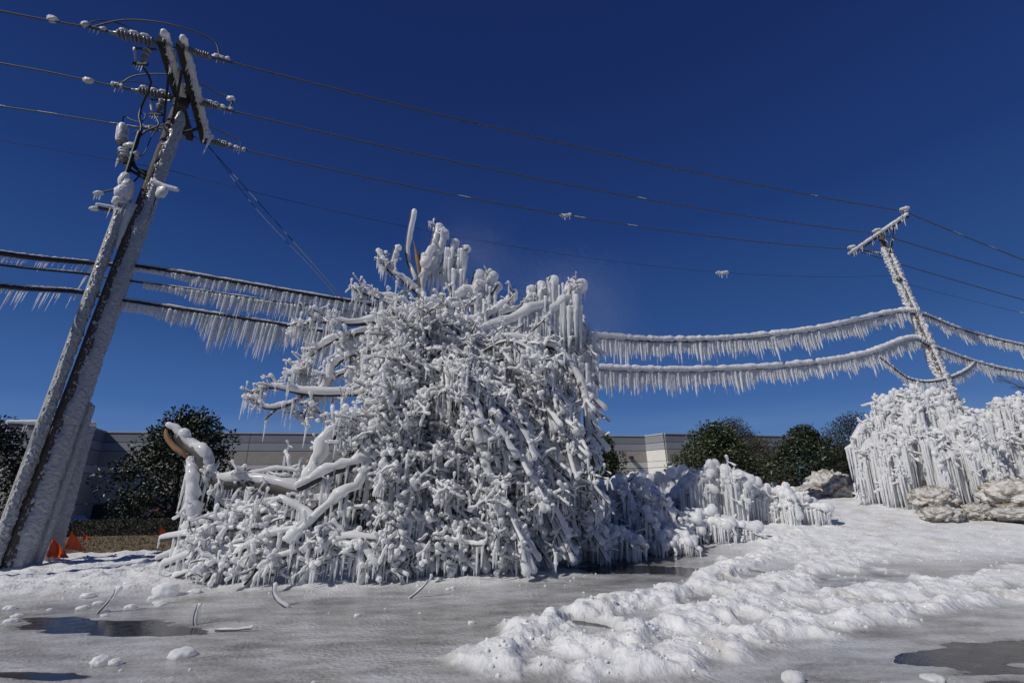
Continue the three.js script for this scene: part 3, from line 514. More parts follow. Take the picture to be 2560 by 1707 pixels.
// ---------------------------------------------------------------- iced shrubs
function icedShrub(name, label, [cx, cz], { rx, rz, h, arcs, seed, ir = 0.07, dense = 1.3, icicles = 120, y0 = T(cx, cz), group, drip = 0.9, L = 1.2, droop = 1, lift = -0.3, sg = -0.12, k = 0.36, singles = 40, fine = 1, bulbs = 1 }) {
  const g = thing(name, label, 'shrub', [0, 0, 0], group), S = new IceTree(seed), R = S.R;
  for (let i = 0; i < arcs; i++) {
    const a = i / arcs * 6.2832 + rnd(R, -0.3, 0.3), out = Math.pow(R(), 0.6), hh = h * rnd(R, 0.86, 1.03) * Math.sqrt(Math.max(0.08, 1 - out * out * 0.72)), dx = Math.cos(a) * rx * out, dz = Math.sin(a) * rz * out;
    const yo = y0 - 0.1, e = ir * rnd(R, 0.7, 1.3), ex = cx + dx, ez = cz + dz, gy = T(ex, ez);
    const pts = [[cx + dx * 0.12, yo, cz + dz * 0.12], [cx + dx * 0.35, yo + hh * 0.7, cz + dz * 0.35], [cx + dx * 0.68, yo + hh, cz + dz * 0.68], [ex, lerp(yo + hh * 0.86, gy + 0.15, droop * R() * 0.8), ez]];
    const q = limb(S, pts, 0.03, 0.012, { n: 14, i0: e * 0.6, i1: e * 1.15, dense, k, twigs: 6 * fine, drip, L: Math.min(L, h), floor: y0 - 0.15, e: ir / 0.036 * 0.72, from: 0.35, lift, most: singles, sag: sg, tk: Math.min(1.1, ir / 0.03 * 0.6) });
    for (let j = 0; j < 3 * bulbs; j++) { const p = q[Math.floor(rnd(R, 4, q.length))], r = ir * rnd(R, 0.9, 1.5); lump(S.ti, p.clone().add(V(rnd(R, -0.08, 0.08), r * 1.3, rnd(R, -0.08, 0.08))), r, r * rnd(R, 0.9, 1.5), r, i * 7 + j, 0.12, 2); }
    // curtains of icicles below the arch
    for (let j = 0; j < icicles / 2; j++) { const f = rnd(R, 4, q.length - 1.01), b = Math.floor(f), p = q[b].clone().lerp(q[b + 1], f - b); p.x += rnd(R, -0.12, 0.12); p.z += rnd(R, -0.12, 0.12); const m = Math.max(0.06, p.y - T(p.x, p.z)), len = Math.min(m, L * (0.15 + 0.85 * Math.pow(R(), 1.5))); S.ic.push({ p, L: len, r: 0.012 + 0.02 * len * rnd(R, 0.7, 1.6) + R() * 0.008, lx: ICE_WIND + rnd(R, -0.03, 0.03) }); }
  }
  S.finish(g, 90); return g;
}
const SG = 'iced shrubs between the big tree and the far mound';
icedShrub('iced_shrub', 'low iced shrub leaning on the right foot of the big tree', [2.7, -12.4], { rx: 1.75, rz: 1.4, h: 1.75, arcs: 26, seed: 301, ir: 0.08, dense: 2.2, k: 0.45, lift: 0, fine: 1, group: SG, icicles: 110 });
icedShrub('iced_shrub', 'tallest middle iced shrub with a dense curtain of icicles on its front', [6.0, -14.2], { rx: 1.7, rz: 1.2, h: 1.75, arcs: 26, seed: 302, ir: 0.10, group: SG, icicles: 216, droop: 0.6 });
icedShrub('iced_shrub', 'small iced shrub at the right end of the low row, beside the snow track', [7.75, -14.0], { rx: 1.15, rz: 0.9, h: 1.05, arcs: 20, seed: 303, ir: 0.085, group: SG, icicles: 144 });
icedShrub('iced_shrub', 'shaded blue-white iced shrub behind the low row, below the pale building corner', [5.0, -16.6], { rx: 2.6, rz: 1.2, h: 1.45, arcs: 16, seed: 304, ir: 0.14, group: SG, icicles: 72 });
icedShrub('iced_shrub', 'flattened spread of iced twigs on the ice in front of the low row', [4.5, -12.5], { rx: 1.7, rz: 0.9, h: 0.75, arcs: 22, seed: 305, ir: 0.085, group: SG, icicles: 57 });
icedShrub('iced_shrub', 'knobbly iced shrub just right of the big tree, in front of the round green magnolia', [3.6, -14.6], { rx: 1.6, rz: 1.0, h: 1.45, arcs: 22, seed: 308, ir: 0.085, group: SG, icicles: 72 });
icedShrub('iced_shrub', 'iced twigs sloping down to the ice at the right foot of the big tree', [1.75, -10.9], { rx: 1.1, rz: 0.9, h: 1.0, arcs: 22, seed: 309, ir: 0.06, dense: 2.5, k: 0.4, lift: 0, group: SG, icicles: 60 });
icedShrub('iced_shrub', 'low bright ice clump in front of the sloping twigs, beside the dark wet ice', [3.3, -11.5], { rx: 1.2, rz: 0.7, h: 0.65, arcs: 18, seed: 310, ir: 0.07, dense: 2, k: 0.4, lift: 0, group: SG, icicles: 60 });
const RG = 'big iced mounds at the foot of the far pole';
icedShrub('iced_mound', 'big iced shrub left of the far pole, hung with long icicle curtains', [14.55, -16.5], { rx: 2.75, rz: 2.0, h: 4.35, arcs: 84, seed: 306, ir: 0.075, group: RG, icicles: 330, L: 2.2, dense: 1.6, droop: 1.0, k: 0.5, lift: -0.5, sg: -0.2, singles: 150, y0: 0.6, fine: 1.6, bulbs: 1.2 });
icedShrub('iced_mound', 'big iced shrub right of the far pole, cut by the right edge of the view', [17.9, -16.2], { rx: 3.4, rz: 2.0, h: 3.8, arcs: 84, seed: 307, ir: 0.075, group: RG, icicles: 330, L: 2.0, dense: 1.6, droop: 1.0, k: 0.5, lift: -0.5, sg: -0.2, singles: 150, y0: 0.6, fine: 1.6, bulbs: 1.2 });

// ---------------------------------------------------------------- dirty snow boulders
{
  const dt = tex(512, 512, (u, v) => { const a = tn(u, v, 7, 3, 5), b = tn(u, v, 26, 9, 4), d = sstep(-0.06, 0.26, a + 0.5 * b), k = 0.56 + 0.3 * b; return [lerp(k * 1.01, 0.24, d), lerp(k * 0.985, 0.19, d), lerp(k * 0.94, 0.14, d)]; }, true);
  const bt = tex(256, 256, (u, v) => { const q = 0.5 + 0.6 * tn(u, v, 26, 5, 4); return [q, q, q]; }, false);
  const m = new THREE.MeshStandardMaterial({ map: dt, roughness: 0.85, bumpMap: bt, bumpScale: 0.06 });
  const boulder = (x, y, z, rx, ry, rz, s, label) => { const mb = new MB(); lump(mb, V(x, y, z), rx, ry, rz, s, 0.22, 6, 4.2); const b = mesh('snow_boulder', mb.geo(), m, scene); tag(b, label, 'snow boulder', 'dirty snow boulders'); };
  boulder(12.45, 0.95, -14.4, 0.6, 0.4, 0.55, 1.3, 'rounded tan snow boulder standing alone in front of the left iced mound');
  boulder(14.35, 1.0, -13.9, 0.8, 0.5, 0.7, 2.1, 'largest dirty snow boulder with brown earth, by the right edge');
  boulder(15.75, 1.15, -13.7, 0.7, 0.6, 0.7, 3.4, 'dirty snow boulder cut by the right edge of the view');
  boulder(12.0, 0.58, -13.75, 0.55, 0.24, 0.4, 4.2, 'flat dirty snow lump under the rounded boulder');
  boulder(12.95, 0.62, -13.7, 0.34, 0.26, 0.3, 5.5, 'small pale snow lump between the two large boulders');
  boulder(13.7, 0.58, -13.3, 0.8, 0.2, 0.5, 6.1, 'low spread of brown-stained snow before the largest boulder');
  boulder(15.0, 0.6, -13.0, 0.8, 0.25, 0.5, 7.7, 'low stained snow heap at the right edge, below the boulders');
  boulder(12.6, 1.2, -19.2, 0.9, 0.75, 0.8, 8.2, 'dirty white snow heap left of the tall iced mounds');
  boulder(11.4, 1.05, -19.0, 0.6, 0.35, 0.6, 9.2, 'small snow heap beside the orange flag on the bank');
}

// ---------------------------------------------------------------- cables and wires
function cable(name, label, ctrl, r, o = {}) {
  const g = thing(name, label, o.category || 'cable', [0, 0, 0], o.group), R = rng(o.seed || 7), pts = curve(ctrl, o.n || 90), mb = new MB();
  tube(mb, pts, pts.map(() => r), 8); mesh('cable', mb.geo(), o.mat || M.rubber, g);
  if (o.ice) {
    const im = new MB(); let seg = [], rad = [];
    const flush = () => { if (seg.length > 1) tube(im, seg, rad, 9, { jit: (i, a) => 1 + 0.25 * N3(Math.cos(a) * 1.5, Math.sin(a) * 1.5, i * 0.6 + seg.length) }); seg = []; rad = []; };
    const fine = curve(ctrl, (o.n || 90) * 3);
    fine.forEach((p, i) => { const e = o.ice(p, i) * (1 + 0.45 * N3(i * 0.31, 3, o.seed || 1) + 0.15 * (R() - 0.5)); if (e < 0.012) { flush(); return; } seg.push(p.clone().add(V(0, (o.up ?? 0.55) * e + r * 0.35, 0))); rad.push(e); });
    flush(); mesh('ice_coat', im.geo(), M.rime, g);
  }
  if (o.fringe) {
    const list = [], len = new THREE.CatmullRomCurve3(pts).getLength(), C = new THREE.CatmullRomCurve3(pts), step = o.step || 0.016; let k = 0;
    for (let s = 0; s < len; s += step, k++) { const p = C.getPointAt(Math.min(1, s / len)), f = o.fringe(p, s, R); if (!f) continue; const [L, rr, lx] = f; p.y -= r * 0.7; p.z += rnd(R, -0.03, 0.03); list.push({ p, L, r: rr, lx: lx + rnd(R, -0.02, 0.02), lz: rnd(R, -0.02, 0.02) }); }
    addIcicles(g, list, o.singles ?? 110);
  }
  return g;
}
const clump = (p, f, s) => 0.5 + 1.1 * fbm(p.x * f + s, 2, 7, 3);
const poleGap = (p) => (Math.abs(p.x + 10.2) < 0.45 || Math.abs(p.x - 17.0) < 0.3);
// three bundled communication cables, hung with ice
const fringeLeft = (len, keep) => (p, s, R) => {
  if (p.x < -10.3) { if (R() > 0.35) return null; const big = R() < 0.012; return [big ? 0.8 : 0.12 + 0.4 * R() * len, big ? 0.035 : 0.012, big ? -0.30 : -0.2]; }
  if (poleGap(p)) return null;
  if (p.x < 2.2) { if (R() > keep) return null; const c = Math.max(0.1, clump(p, 1.1, len * 9)); const on = sstep(-9.3, -7.6, p.x); return [len * (0.22 + 1.25 * on * c * (0.3 + 0.7 * R())), 0.02 + 0.026 * R(), -0.12]; }
  const t = Math.min(1.1, (p.x - 2.2) / 14), c = 0.55 + 1.5 * fbm(p.x * 0.8 + len * 7, 2, 7, 4), few = R();
  if (few > 0.82 && c < 0.4) return null;
  const L = few < 0.72 ? 0.5 + 0.3 * R() : few < 0.965 ? 0.72 + 0.33 * R() : 1.0 + 0.4 * R();
  return [Math.max(0.15, lerp(1.2, 0.85, t) * L * Math.max(0.6, c)) * (p.x > 17 ? 0.8 : 1), (few < 0.62 ? 0.022 : 0.034) + 0.03 * R(), lerp(-0.06, 0.10, t) + 0.08 * N3(p.x * 1.3, 1, 1) + rnd(R, -0.03, 0.03)];
};
const coatA = (p) => poleGap(p) && p.x < 0 ? 0 : p.x < -10 ? 0.04 : p.x < 2 ? 0.045 + 0.03 * Math.max(0, fbm(p.x * 2, 1, 1, 2)) : p.x > 17.2 ? 0.08 : 0.115;
const CG = 'iced cables strung between the two poles';
cable('communication_cable', 'upper thick black cable between the poles, fringed with icicles', [[-26, 6.0, 5], [-16, 6.2, -4], [-11.41, 6.75, -9.0], [-10.73, 7.14, -10.2], [-9.68, 7.16, -10.5], [-4.74, 6.8, -12.2], [2.87, 6.22, -14.3], [6.46, 6.31, -15.2], [11.01, 6.9, -16.2], [16.45, 8.24, -17.9], [17.15, 8.17, -17.95], [19.4, 7.77, -18.8], [23.4, 7.26, -20], [30, 7.2, -22]], 0.06, { n: 220, seed: 11, ice: coatA, fringe: fringeLeft(0.5, 0.95), group: CG, singles: 120, up: 0.5 });
cable('communication_cable', 'thin middle cable just below the upper one, left of the tree', [[-26, 5.7, 5], [-16, 5.9, -4], [-11.31, 6.46, -9.0], [-10.76, 6.84, -10.2], [-9.69, 6.75, -10.5], [-5.18, 6.52, -12.1], [-2, 6.35, -13.1], [2.4, 6.1, -14.2]], 0.028, { n: 120, seed: 12, ice: (p) => poleGap(p) ? 0 : 0.026, fringe: (p, s, R) => p.x < -9.4 ? null : fringeLeft(0.7, 0.95)(p, s, R), group: CG, singles: 70 });
cable('communication_cable', 'lower thick cable with the longest icicles, passing behind the tree', [[-26, 5.3, 5], [-16, 5.4, -4], [-11.14, 5.94, -9.0], [-10.73, 6.34, -10.2], [-9.73, 6.21, -10.5], [-6.2, 5.93, -11.8], [-1.5, 5.4, -13.1], [2.69, 5.12, -14.2], [6.31, 5.23, -15.2], [10.8, 5.65, -16.3], [13.7, 6.18, -17.0], [16.55, 7.03, -17.85], [17.19, 6.77, -17.95], [19.87, 6.3, -19], [22.9, 6.0, -20], [30, 6, -22]], 0.055, { n: 220, seed: 13, ice: coatA, fringe: fringeLeft(1.15, 0.97), group: CG, singles: 150, up: 0.5 });
cable('communication_cable', 'slack loop of iced cable sagging across the far pole', [[14.3, 6.1, -17.15], [14.9, 5.7, -17.35], [15.55, 5.35, -17.6], [16.3, 5.22, -17.75], [16.82, 5.25, -17.75], [17.9, 5.5, -18.1], [19.2, 5.95, -18.7], [19.87, 6.3, -19]], 0.05, { n: 60, seed: 14, ice: () => 0.06, fringe: (p, s, R) => [0.35 * (0.5 + R() * 0.6), 0.014 + 0.012 * R(), 0.1], group: CG, singles: 50, up: 0.3 });
const lineIce = (seed, d) => (p, i) => { const q = N3(p.x * 0.9, seed, 2) ; return q > d ? 0.02 + 0.025 * (q - d) : 0; };
function sag(a, b, d, n = 10) { const o = []; for (let i = 0; i <= n; i++) { const t = i / n; o.push([lerp(a[0], b[0], t), lerp(a[1], b[1], t) - 4 * d * t * (1 - t), lerp(a[2], b[2], t)]); } return o; }
const WG = 'bare power lines between the poles';
const pw = (label, pts, seed, d = 0.3, r = 0.021, mat = M.wire) => cable('power_line', label, pts, r, { n: 120, seed, mat, ice: lineIce(seed, d), group: WG, category: 'power line', up: 0.4 });
pw('topmost power line crossing the sky from the near pole to the far one', sag([-7.55, 12.42, -9.05], [16.32, 12.05, -16.29], 0.33), 21, 0.42);
pw('second power line from the top between the two poles', sag([-8.3, 12.36, -10.65], [16.55, 12.05, -18.0], 0.45), 22, 0.36);
pw('third power line from the top between the two poles', sag([-8.9, 12.3, -12.15], [16.25, 12.0, -19.3], 0.6), 23, 0.34);
pw('hair-thin neutral line below the three power lines', sag([-9.7, 10.15, -10.4], [16.75, 10.0, -18.0], 1.1), 24, 0.5, 0.007, M.thinWire);
pw('topmost power line leaving the near pole towards the left edge', [[-10.0, 12.4, -8.15], [-11.56, 12.15, -7.5], [-20, 11.2, -3.8]], 25, 0.25);
pw('second power line leaving the near pole towards the left edge', [[-10.8, 12.42, -9.85], [-13.25, 12.38, -9.0], [-22, 11.4, -6]], 26, 0.3);
pw('third power line leaving the near pole towards the left edge', [[-11.2, 12.42, -11.4], [-14.6, 12.3, -10.3], [-23, 11.4, -7.4]], 27, 0.05);
pw('hair-thin neutral line left of the near pole', [[-9.8, 10.15, -10.4], [-12.43, 9.88, -9.0], [-20, 9.3, -5.5]], 28, 0.5, 0.007, M.thinWire);
pw('topmost power line leaving the far pole to the right', sag([16.32, 12.05, -16.29], [31.1, 10.4, -21.7], 0.1), 29, 0.25);
pw('second power line leaving the far pole to the right', sag([16.55, 12.05, -18.0], [34, 10.1, -23], 0.12), 30, 0.35);
pw('third power line leaving the far pole to the right', sag([16.25, 12.0, -19.3], [37, 9, -24.7], 0.15), 31, 0.4);
pw('hair-thin neutral line right of the far pole', sag([17.0, 9.6, -18.0], [31, 8.3, -22], 0.1), 32, 0.45, 0.007, M.thinWire);
cable('guy_wire', 'pair of thin guy wires slanting down from the near pole into the tree', [[-9.75, 12.3, -12.0], [-4.92, 6.94, -10.6], [-4.1, 6.0, -10.4]], 0.012, { n: 20, mat: M.thinWire, ice: lineIce(3, 0.45), category: 'guy wire' });
cable('guy_wire', 'slack second guy wire beside the taut one above the tree', [[-9.7, 12.3, -11.95], [-7.4, 9.45, -11.3], [-5.0, 6.9, -10.6], [-4.3, 6.1, -10.4]], 0.008, { n: 20, mat: M.thinWire, category: 'guy wire' });

// ---------------------------------------------------------------- utility poles
// sheath of ice: thick(angle, height) in metres, negative where the wood is bare
function sheath(c0, c1, r0, r1, rows, cols, thick, y0 = 0, y1 = 1) {
  const mb = new MB();
  for (let j = 0; j <= rows; j++) { const t = lerp(y0, y1, j / rows); for (let i = 0; i <= cols; i++) { const a = i / cols * 6.2832, q = lerp(r0, r1, t) + thick(a, t) - (j === 0 || j === rows ? 0.03 : 0); mb.v(lerp(c0.x, c1.x, t) + Math.cos(a) * q, lerp(c0.y, c1.y, t), lerp(c0.z, c1.z, t) + Math.sin(a) * q, i / cols * 2, lerp(c0.y, c1.y, t) * 1.6); } }
  for (let j = 0; j < rows; j++) for (let i = 0; i < cols; i++) { const a = j * (cols + 1) + i, b = a + cols + 1; mb.quad(a, b, b + 1, a + 1); }
  return mb.geo();
}
const angd = (a, b) => Math.abs(Math.atan2(Math.sin(a - b), Math.cos(a - b)));
function insulator(parent, a, b, r, bells, name = 'insulator', iceOn = true, seed = 1) {
  const mb = new MB(), pr = [[0, r * 0.25]], n = bells * 3;
  for (let k = 0; k < bells; k++) { const t0 = 0.12 + 0.76 * k / bells, w = 0.76 / bells; for (let d = 0; d < 3; d++) { const t = t0 + w * d * 0.3; pr.push([t, r * 0.45], [t + w * 0.06, r * (1 - 0.08 * d)], [t + w * 0.16, r * (0.95 - 0.08 * d)], [t + w * 0.2, r * 0.5]); } }
  pr.push([0.92, r * 0.3], [1, r * 0.22]); lathe(mb, a, b, pr, 12);
  const m = mesh(name, mb.geo(), M.porcelain, parent);
  if (iceOn) { const im = new MB(), R = rng(seed); for (let k = 0; k < bells; k++) { const c = a.clone().lerp(b, 0.3 + 0.62 * k / bells); lump(im, c.add(V(0, r * 0.75, 0)), r * 0.95, r * 0.6, r * 0.95, seed + k, 0.3, 2); } mesh('ice_cap', im.geo(), M.rime, m); }
  return m;
}
const wireOf = (parent, name, pts, r, mat = M.rubber, n = 24) => { const mb = new MB(), q = curve(pts, n); tube(mb, q, q.map(() => r), 6); return mesh(name, mb.geo(), mat, parent); };
function beam(parent, name, a, b, w, h, mat) { const d = b.clone().sub(a), g = new MB().box(0, 0, 0, w, h, d.length()).geo().toNonIndexed(); g.computeVertexNormals(); const m = mesh(name, g, mat, parent); m.position.copy(a).lerp(b, 0.5); m.lookAt(b); return m; }
function flatBox(w, h, d) { const g = new MB().box(0, 0, 0, w, h, d).geo(); return g; }
function armIce(parent, a, b, r, seed, off, icic) {
  const mb = new MB(), R = rng(seed), n = 44, pts = [], rad = [];
  for (let i = 0; i <= n; i++) { const t = i / n; pts.push(a.clone().lerp(b, t).add(off)); rad.push(r * (0.75 + 0.8 * Math.abs(fbm(i * 0.33, seed, 1, 3)) + 0.2 * R())); }
  tube(mb, pts, rad, 9, { jit: (i, q) => 1 + 0.4 * N3(Math.cos(q) * 1.6, Math.sin(q) * 1.6, i * 0.7 + seed) }); const m = mesh('ice_coat', mb.geo(), M.rime, parent);
  const list = []; for (let i = 0; i < icic; i++) { const p = a.clone().lerp(b, R()).add(off); p.y -= r * 0.6; list.push({ p, L: 0.08 + 0.35 * R() * R(), r: 0.012 + 0.015 * R() }); } addIcicles(parent, list, 6); return m;
}
{
  const g = thing('utility_pole', 'near wooden utility pole with double crossarm and ice-crusted conduit, left edge', 'utility pole', [0, 0, 0]);
  const b = V(-10.55, -0.2, -10.4), t = V(-9.42, 12.85, -10.35), at = (y, dx = 0, dz = 0) => { const k = (y - b.y) / (t.y - b.y); return V(lerp(b.x, t.x, k) + dx, y, lerp(b.z, t.z, k) + dz); };
  const pm = new MB(); { const pts = [], rr = []; for (let i = 0; i <= 40; i++) { pts.push(b.clone().lerp(t, i / 40)); rr.push(lerp(0.225, 0.15, i / 40)); } tube(pm, pts, rr, 20, { jit: (i, a) => 1 + 0.03 * N3(Math.cos(a) * 4, Math.sin(a) * 4, i * 0.2), uv: 2 }); }
  const pole = mesh('pole', pm.geo(), M.pole, g);
  mesh('ice_sheath', sheath(b, t, 0.225, 0.15, 620, 56, (a, k) => {
    const y = lerp(-0.2, 12.85, k), side = angd(a, -0.75), low = sstep(12.3, 11.7, y), bead = Math.abs(fbm(Math.cos(a) * 3.2, Math.sin(a) * 3.2 + 4, y * 9, 3)) * 0.15, runs = 0.02 * N3(a * 5, 2, y * 0.5);
    const full = -0.03 + 0.115 * sstep(1.95, 1.15, side + 0.75 * fbm(a, 3, y * 1.3, 4)) + runs + 0.05 * fbm(a * 2, 8, y * 2.2, 4), strip = -0.045 + bead * 2.1 * sstep(2.9, 1.8, side + 0.4 * fbm(a, 6, y * 0.5, 2));
    return low * (Math.max(full + bead * 0.35, strip) + 0.02) - 0.025 - (1 - low) * 0.05;
  }, 0.0, 1), M.clearIce, pole);
  // conduit with its own crust, standing off the pole
  const c0 = V(-10.66, -0.1, -10.04), c1 = V(-10.06, 9.0, -10.06), cm = new MB(); tube(cm, [c0, c0.clone().lerp(c1, 0.5), c1], [0.075, 0.075, 0.075], 14);
  const con = mesh('conduit', cm.geo(), M.pvc, g); con.userData.label = 'pale plastic conduit crusted with ice';
  mesh('ice_sheath', sheath(c0, c1, 0.075, 0.075, 480, 44, (a, k) => { const y = k * 9.1, side = angd(a, -0.4), bead = Math.abs(fbm(Math.cos(a) * 3.6, Math.sin(a) * 3.6 + 9, y * 7, 3)) * 0.12; return 0.06 * fbm(a * 2, 5, y * 2.4, 4) + 0.085 * sstep(2.1, 0.9, side + 0.35 * fbm(a, 1, y * 0.9, 3)) + bead * sstep(2.6, 1.4, side) - 0.022; }), M.clearIce, con);
  const d0 = V(-10.28, -0.1, -10.62), d1 = V(-10.0, 3.6, -10.6), dm = new MB(); tube(dm, [d0, d0.clone().lerp(d1, 0.5), d1], [0.06, 0.06, 0.06], 12); const con2 = mesh('conduit', dm.geo(), M.pvc, g);
  mesh('ice_sheath', sheath(d0, d1, 0.06, 0.06, 160, 32, (a, k) => 0.06 * sstep(2.4, 1.0, angd(a, -0.9)) + 0.07 * Math.abs(fbm(Math.cos(a) * 3, Math.sin(a) * 3, k * 22, 3)) - 0.02), M.clearIce, con2);
  // a heavy cap of ice on the conduit head and the tongue of ice under it
  { const im = new MB(); lump(im, V(-10.05, 9.05, -10.04), 0.2, 0.26, 0.2, 3, 0.25, 3); lump(im, V(-10.02, 9.3, -10.04), 0.14, 0.16, 0.14, 5, 0.25, 3); lump(im, V(-10.08, 8.8, -10.04), 0.17, 0.14, 0.17, 7, 0.25, 3); mesh('ice_cap', im.geo(), M.rime, con); }
  addIcicles(g, [{ p: V(-9.93, 8.75, -10.15), L: 1.3, r: 0.13, lx: -0.02 }, { p: V(-9.88, 8.8, -10.2), L: 0.8, r: 0.12, lx: -0.02 }], 2, M.rime);
  for (const [y, w] of [[8.55, 0.95], [3.05, 1.05]]) { // standoff brackets
    const p = at(y, -0.28, 0.22), br = mesh('standoff_bracket', new MB().box(p.x, p.y, p.z, w, 0.07, 0.09, 0.5).geo(), M.steel, g), im = new MB(); tube(im, [V(p.x - w * 0.45, p.y + 0.06, p.z + 0.25), V(p.x, p.y + 0.07, p.z), V(p.x + w * 0.4, p.y + 0.06, p.z - 0.22)], [0.055, 0.075, 0.06], 8); mesh('ice_coat', im.geo(), M.rime, br);
    const li = []; const R = rng(y * 10); for (let i = 0; i < 14; i++) li.push({ p: V(p.x + rnd(R, -w * 0.48, w * 0.3), p.y, p.z + rnd(R, 0.0, 0.2)), L: 0.08 + R() * 0.14, r: 0.012 }); addIcicles(br, li, 0);
  }
  // double crossarm, pointing roughly at the viewer
  const A1 = [V(-8.72, 12.52, -8.52), V(-10.28, 12.52, -11.9)], A2 = [V(-8.33, 12.5, -8.66), V(-9.9, 12.5, -12.04)];
  for (const [i, [p, q]] of [A1, A2].entries()) {
    const arm = beam(g, 'crossarm', p, q, 0.16, 0.22, M.timber);
    armIce(g, p.clone().addScaledVector(V(0.42, 0, 0.9), 0.06), p.clone().lerp(q, i ? 0.97 : 0.6), 0.11, 5 + i, V(0.08, 0.10, 0.0), 16);
    armIce(g, p.clone().lerp(q, 0.05), p.clone().lerp(q, i ? 0.9 : 0.55), 0.1, 15 + i, V(0.14, -0.04, -0.02), 26);
    const im = new MB(), R = rng(70 + i); for (let k = 0; k < 7; k++) lump(im, p.clone().add(V(rnd(R, -0.1, 0.12), rnd(R, -0.04, 0.16), rnd(R, -0.06, 0.1))), rnd(R, 0.06, 0.12), rnd(R, 0.05, 0.1), rnd(R, 0.05, 0.1), k * 1.7 + i, 0.3, 2); mesh('ice_cap', im.geo(), M.rime, arm);
  }
  beam(g, 'brace', V(-8.75, 12.42, -9.35), at(11.45, 0.12, 0.15), 0.06, 0.07, M.timber); beam(g, 'brace', V(-9.62, 12.42, -11.4), at(11.35, 0.12, -0.12), 0.06, 0.07, M.timber);
  beam(g, 'brace', V(-9.05, 12.4, -9.3), at(11.45, -0.1, 0.18), 0.05, 0.06, M.timber);
  { const im = new MB(); tube(im, [at(12.3, 0, 0), at(12.62, 0, 0)], [0.19, 0.19], 14); mesh('pole_band', im.geo(), M.timber, g); }
  for (let k = 0; k < 3; k++) { const z0 = [-8.7, -10.35, -11.85][k], f = (z0 + 8.52) / -3.38, p1 = A1[0].clone().lerp(A1[1], f), p2 = A2[0].clone().lerp(A2[1], f); const mb = new MB(); tube(mb, [p1.clone().add(V(-0.12, 0.02, 0.05)), p2.clone().add(V(0.12, 0.02, -0.05))], [0.02, 0.02], 6); mesh('through_bolt', mb.geo(), M.steel, g); }
  // dead-end insulators: left side, right side
  const LI = [[V(-8.85, 12.5, -8.66), V(-10.0, 12.4, -8.15)], [V(-9.6, 12.48, -10.32), V(-10.8, 12.42, -9.85)], [V(-10.25, 12.46, -11.76), V(-11.2, 12.42, -11.4)]], RI = [[V(-8.3, 12.5, -8.82), V(-7.55, 12.42, -9.05)], [V(-9.05, 12.46, -10.42), V(-8.3, 12.36, -10.65)], [V(-9.78, 12.42, -11.9), V(-8.9, 12.3, -12.15)]];
  LI.forEach(([a, c], i) => insulator(g, a, a.clone().lerp(c, i === 2 ? 0.75 : 0.82), 0.13, i === 2 ? 1 : 3, 'insulator', true, 3 + i)); RI.forEach(([a, c], i) => insulator(g, a, a.clone().lerp(c, 0.85), 0.105, 3, 'insulator', i > 0, 9 + i));
  [...LI, ...RI].forEach(([a, c], i) => { // dead-end clamps with ice on them
    const d = c.clone().sub(a).normalize(), mb = new MB(); tube(mb, [c.clone().addScaledVector(d, -0.22), c, c.clone().addScaledVector(d, 0.3)], [0.035, 0.045, 0.022], 8); const cl = mesh('clamp', mb.geo(), M.steel, g), im = new MB(), R = rng(i + 30);
    for (let k = 0; k < 4; k++) lump(im, c.clone().addScaledVector(d, rnd(R, -0.2, 0.28)).add(V(0, rnd(R, 0.0, 0.08), 0)), rnd(R, 0.06, 0.1), rnd(R, 0.05, 0.09), 0.06, i * 3 + k, 0.35, 2); mesh('ice_cap', im.geo(), M.rime, cl);
    addIcicles(cl, [0, 1, 2].map((k) => ({ p: c.clone().addScaledVector(d, 0.08 * k - 0.05), L: 0.1 + R() * 0.14, r: 0.018 })), 0);
  });
  // jumper wires over the arms and stirrups on the lines
  wireOf(g, 'jumper_wire', [[-10.1, 12.42, -8.12], [-9.6, 12.95, -8.35], [-8.6, 13.08, -8.6], [-7.7, 12.9, -8.95], [-7.55, 12.45, -9.05]], 0.02, M.wire);
  wireOf(g, 'jumper_wire', [[-10.9, 12.42, -9.82], [-10.6, 12.95, -9.95], [-9.4, 13.15, -10.2], [-8.6, 12.9, -10.55], [-8.2, 12.75, -10.65], [-8.3, 12.36, -10.65]], 0.02, M.wire);
  wireOf(g, 'jumper_wire', [[-11.1, 12.45, -11.4], [-10.2, 12.9, -11.5], [-9.2, 12.7, -11.95], [-8.8, 12.55, -12.1], [-8.75, 12.3, -12.15]], 0.018, M.wire);
  wireOf(g, 'stirrup_wire', [[-10.25, 12.4, -8.05], [-10.0, 12.75, -8.2], [-9.4, 12.75, -8.45], [-9.3, 12.55, -8.5]], 0.012); wireOf(g, 'stirrup_wire', [[-11.1, 12.4, -9.75], [-10.7, 12.7, -9.9], [-10.1, 12.7, -10.1], [-9.9, 12.5, -10.2]], 0.012);
  for (const p of [V(-10.75, 12.33, -7.84), V(-11.5, 12.41, -9.6), V(-8.25, 12.77, -10.64)]) { const im = new MB(); lump(im, p, 0.13, 0.08, 0.08, p.x, 0.35, 3); const q = mesh('ice_knob', im.geo(), M.rime, g); }
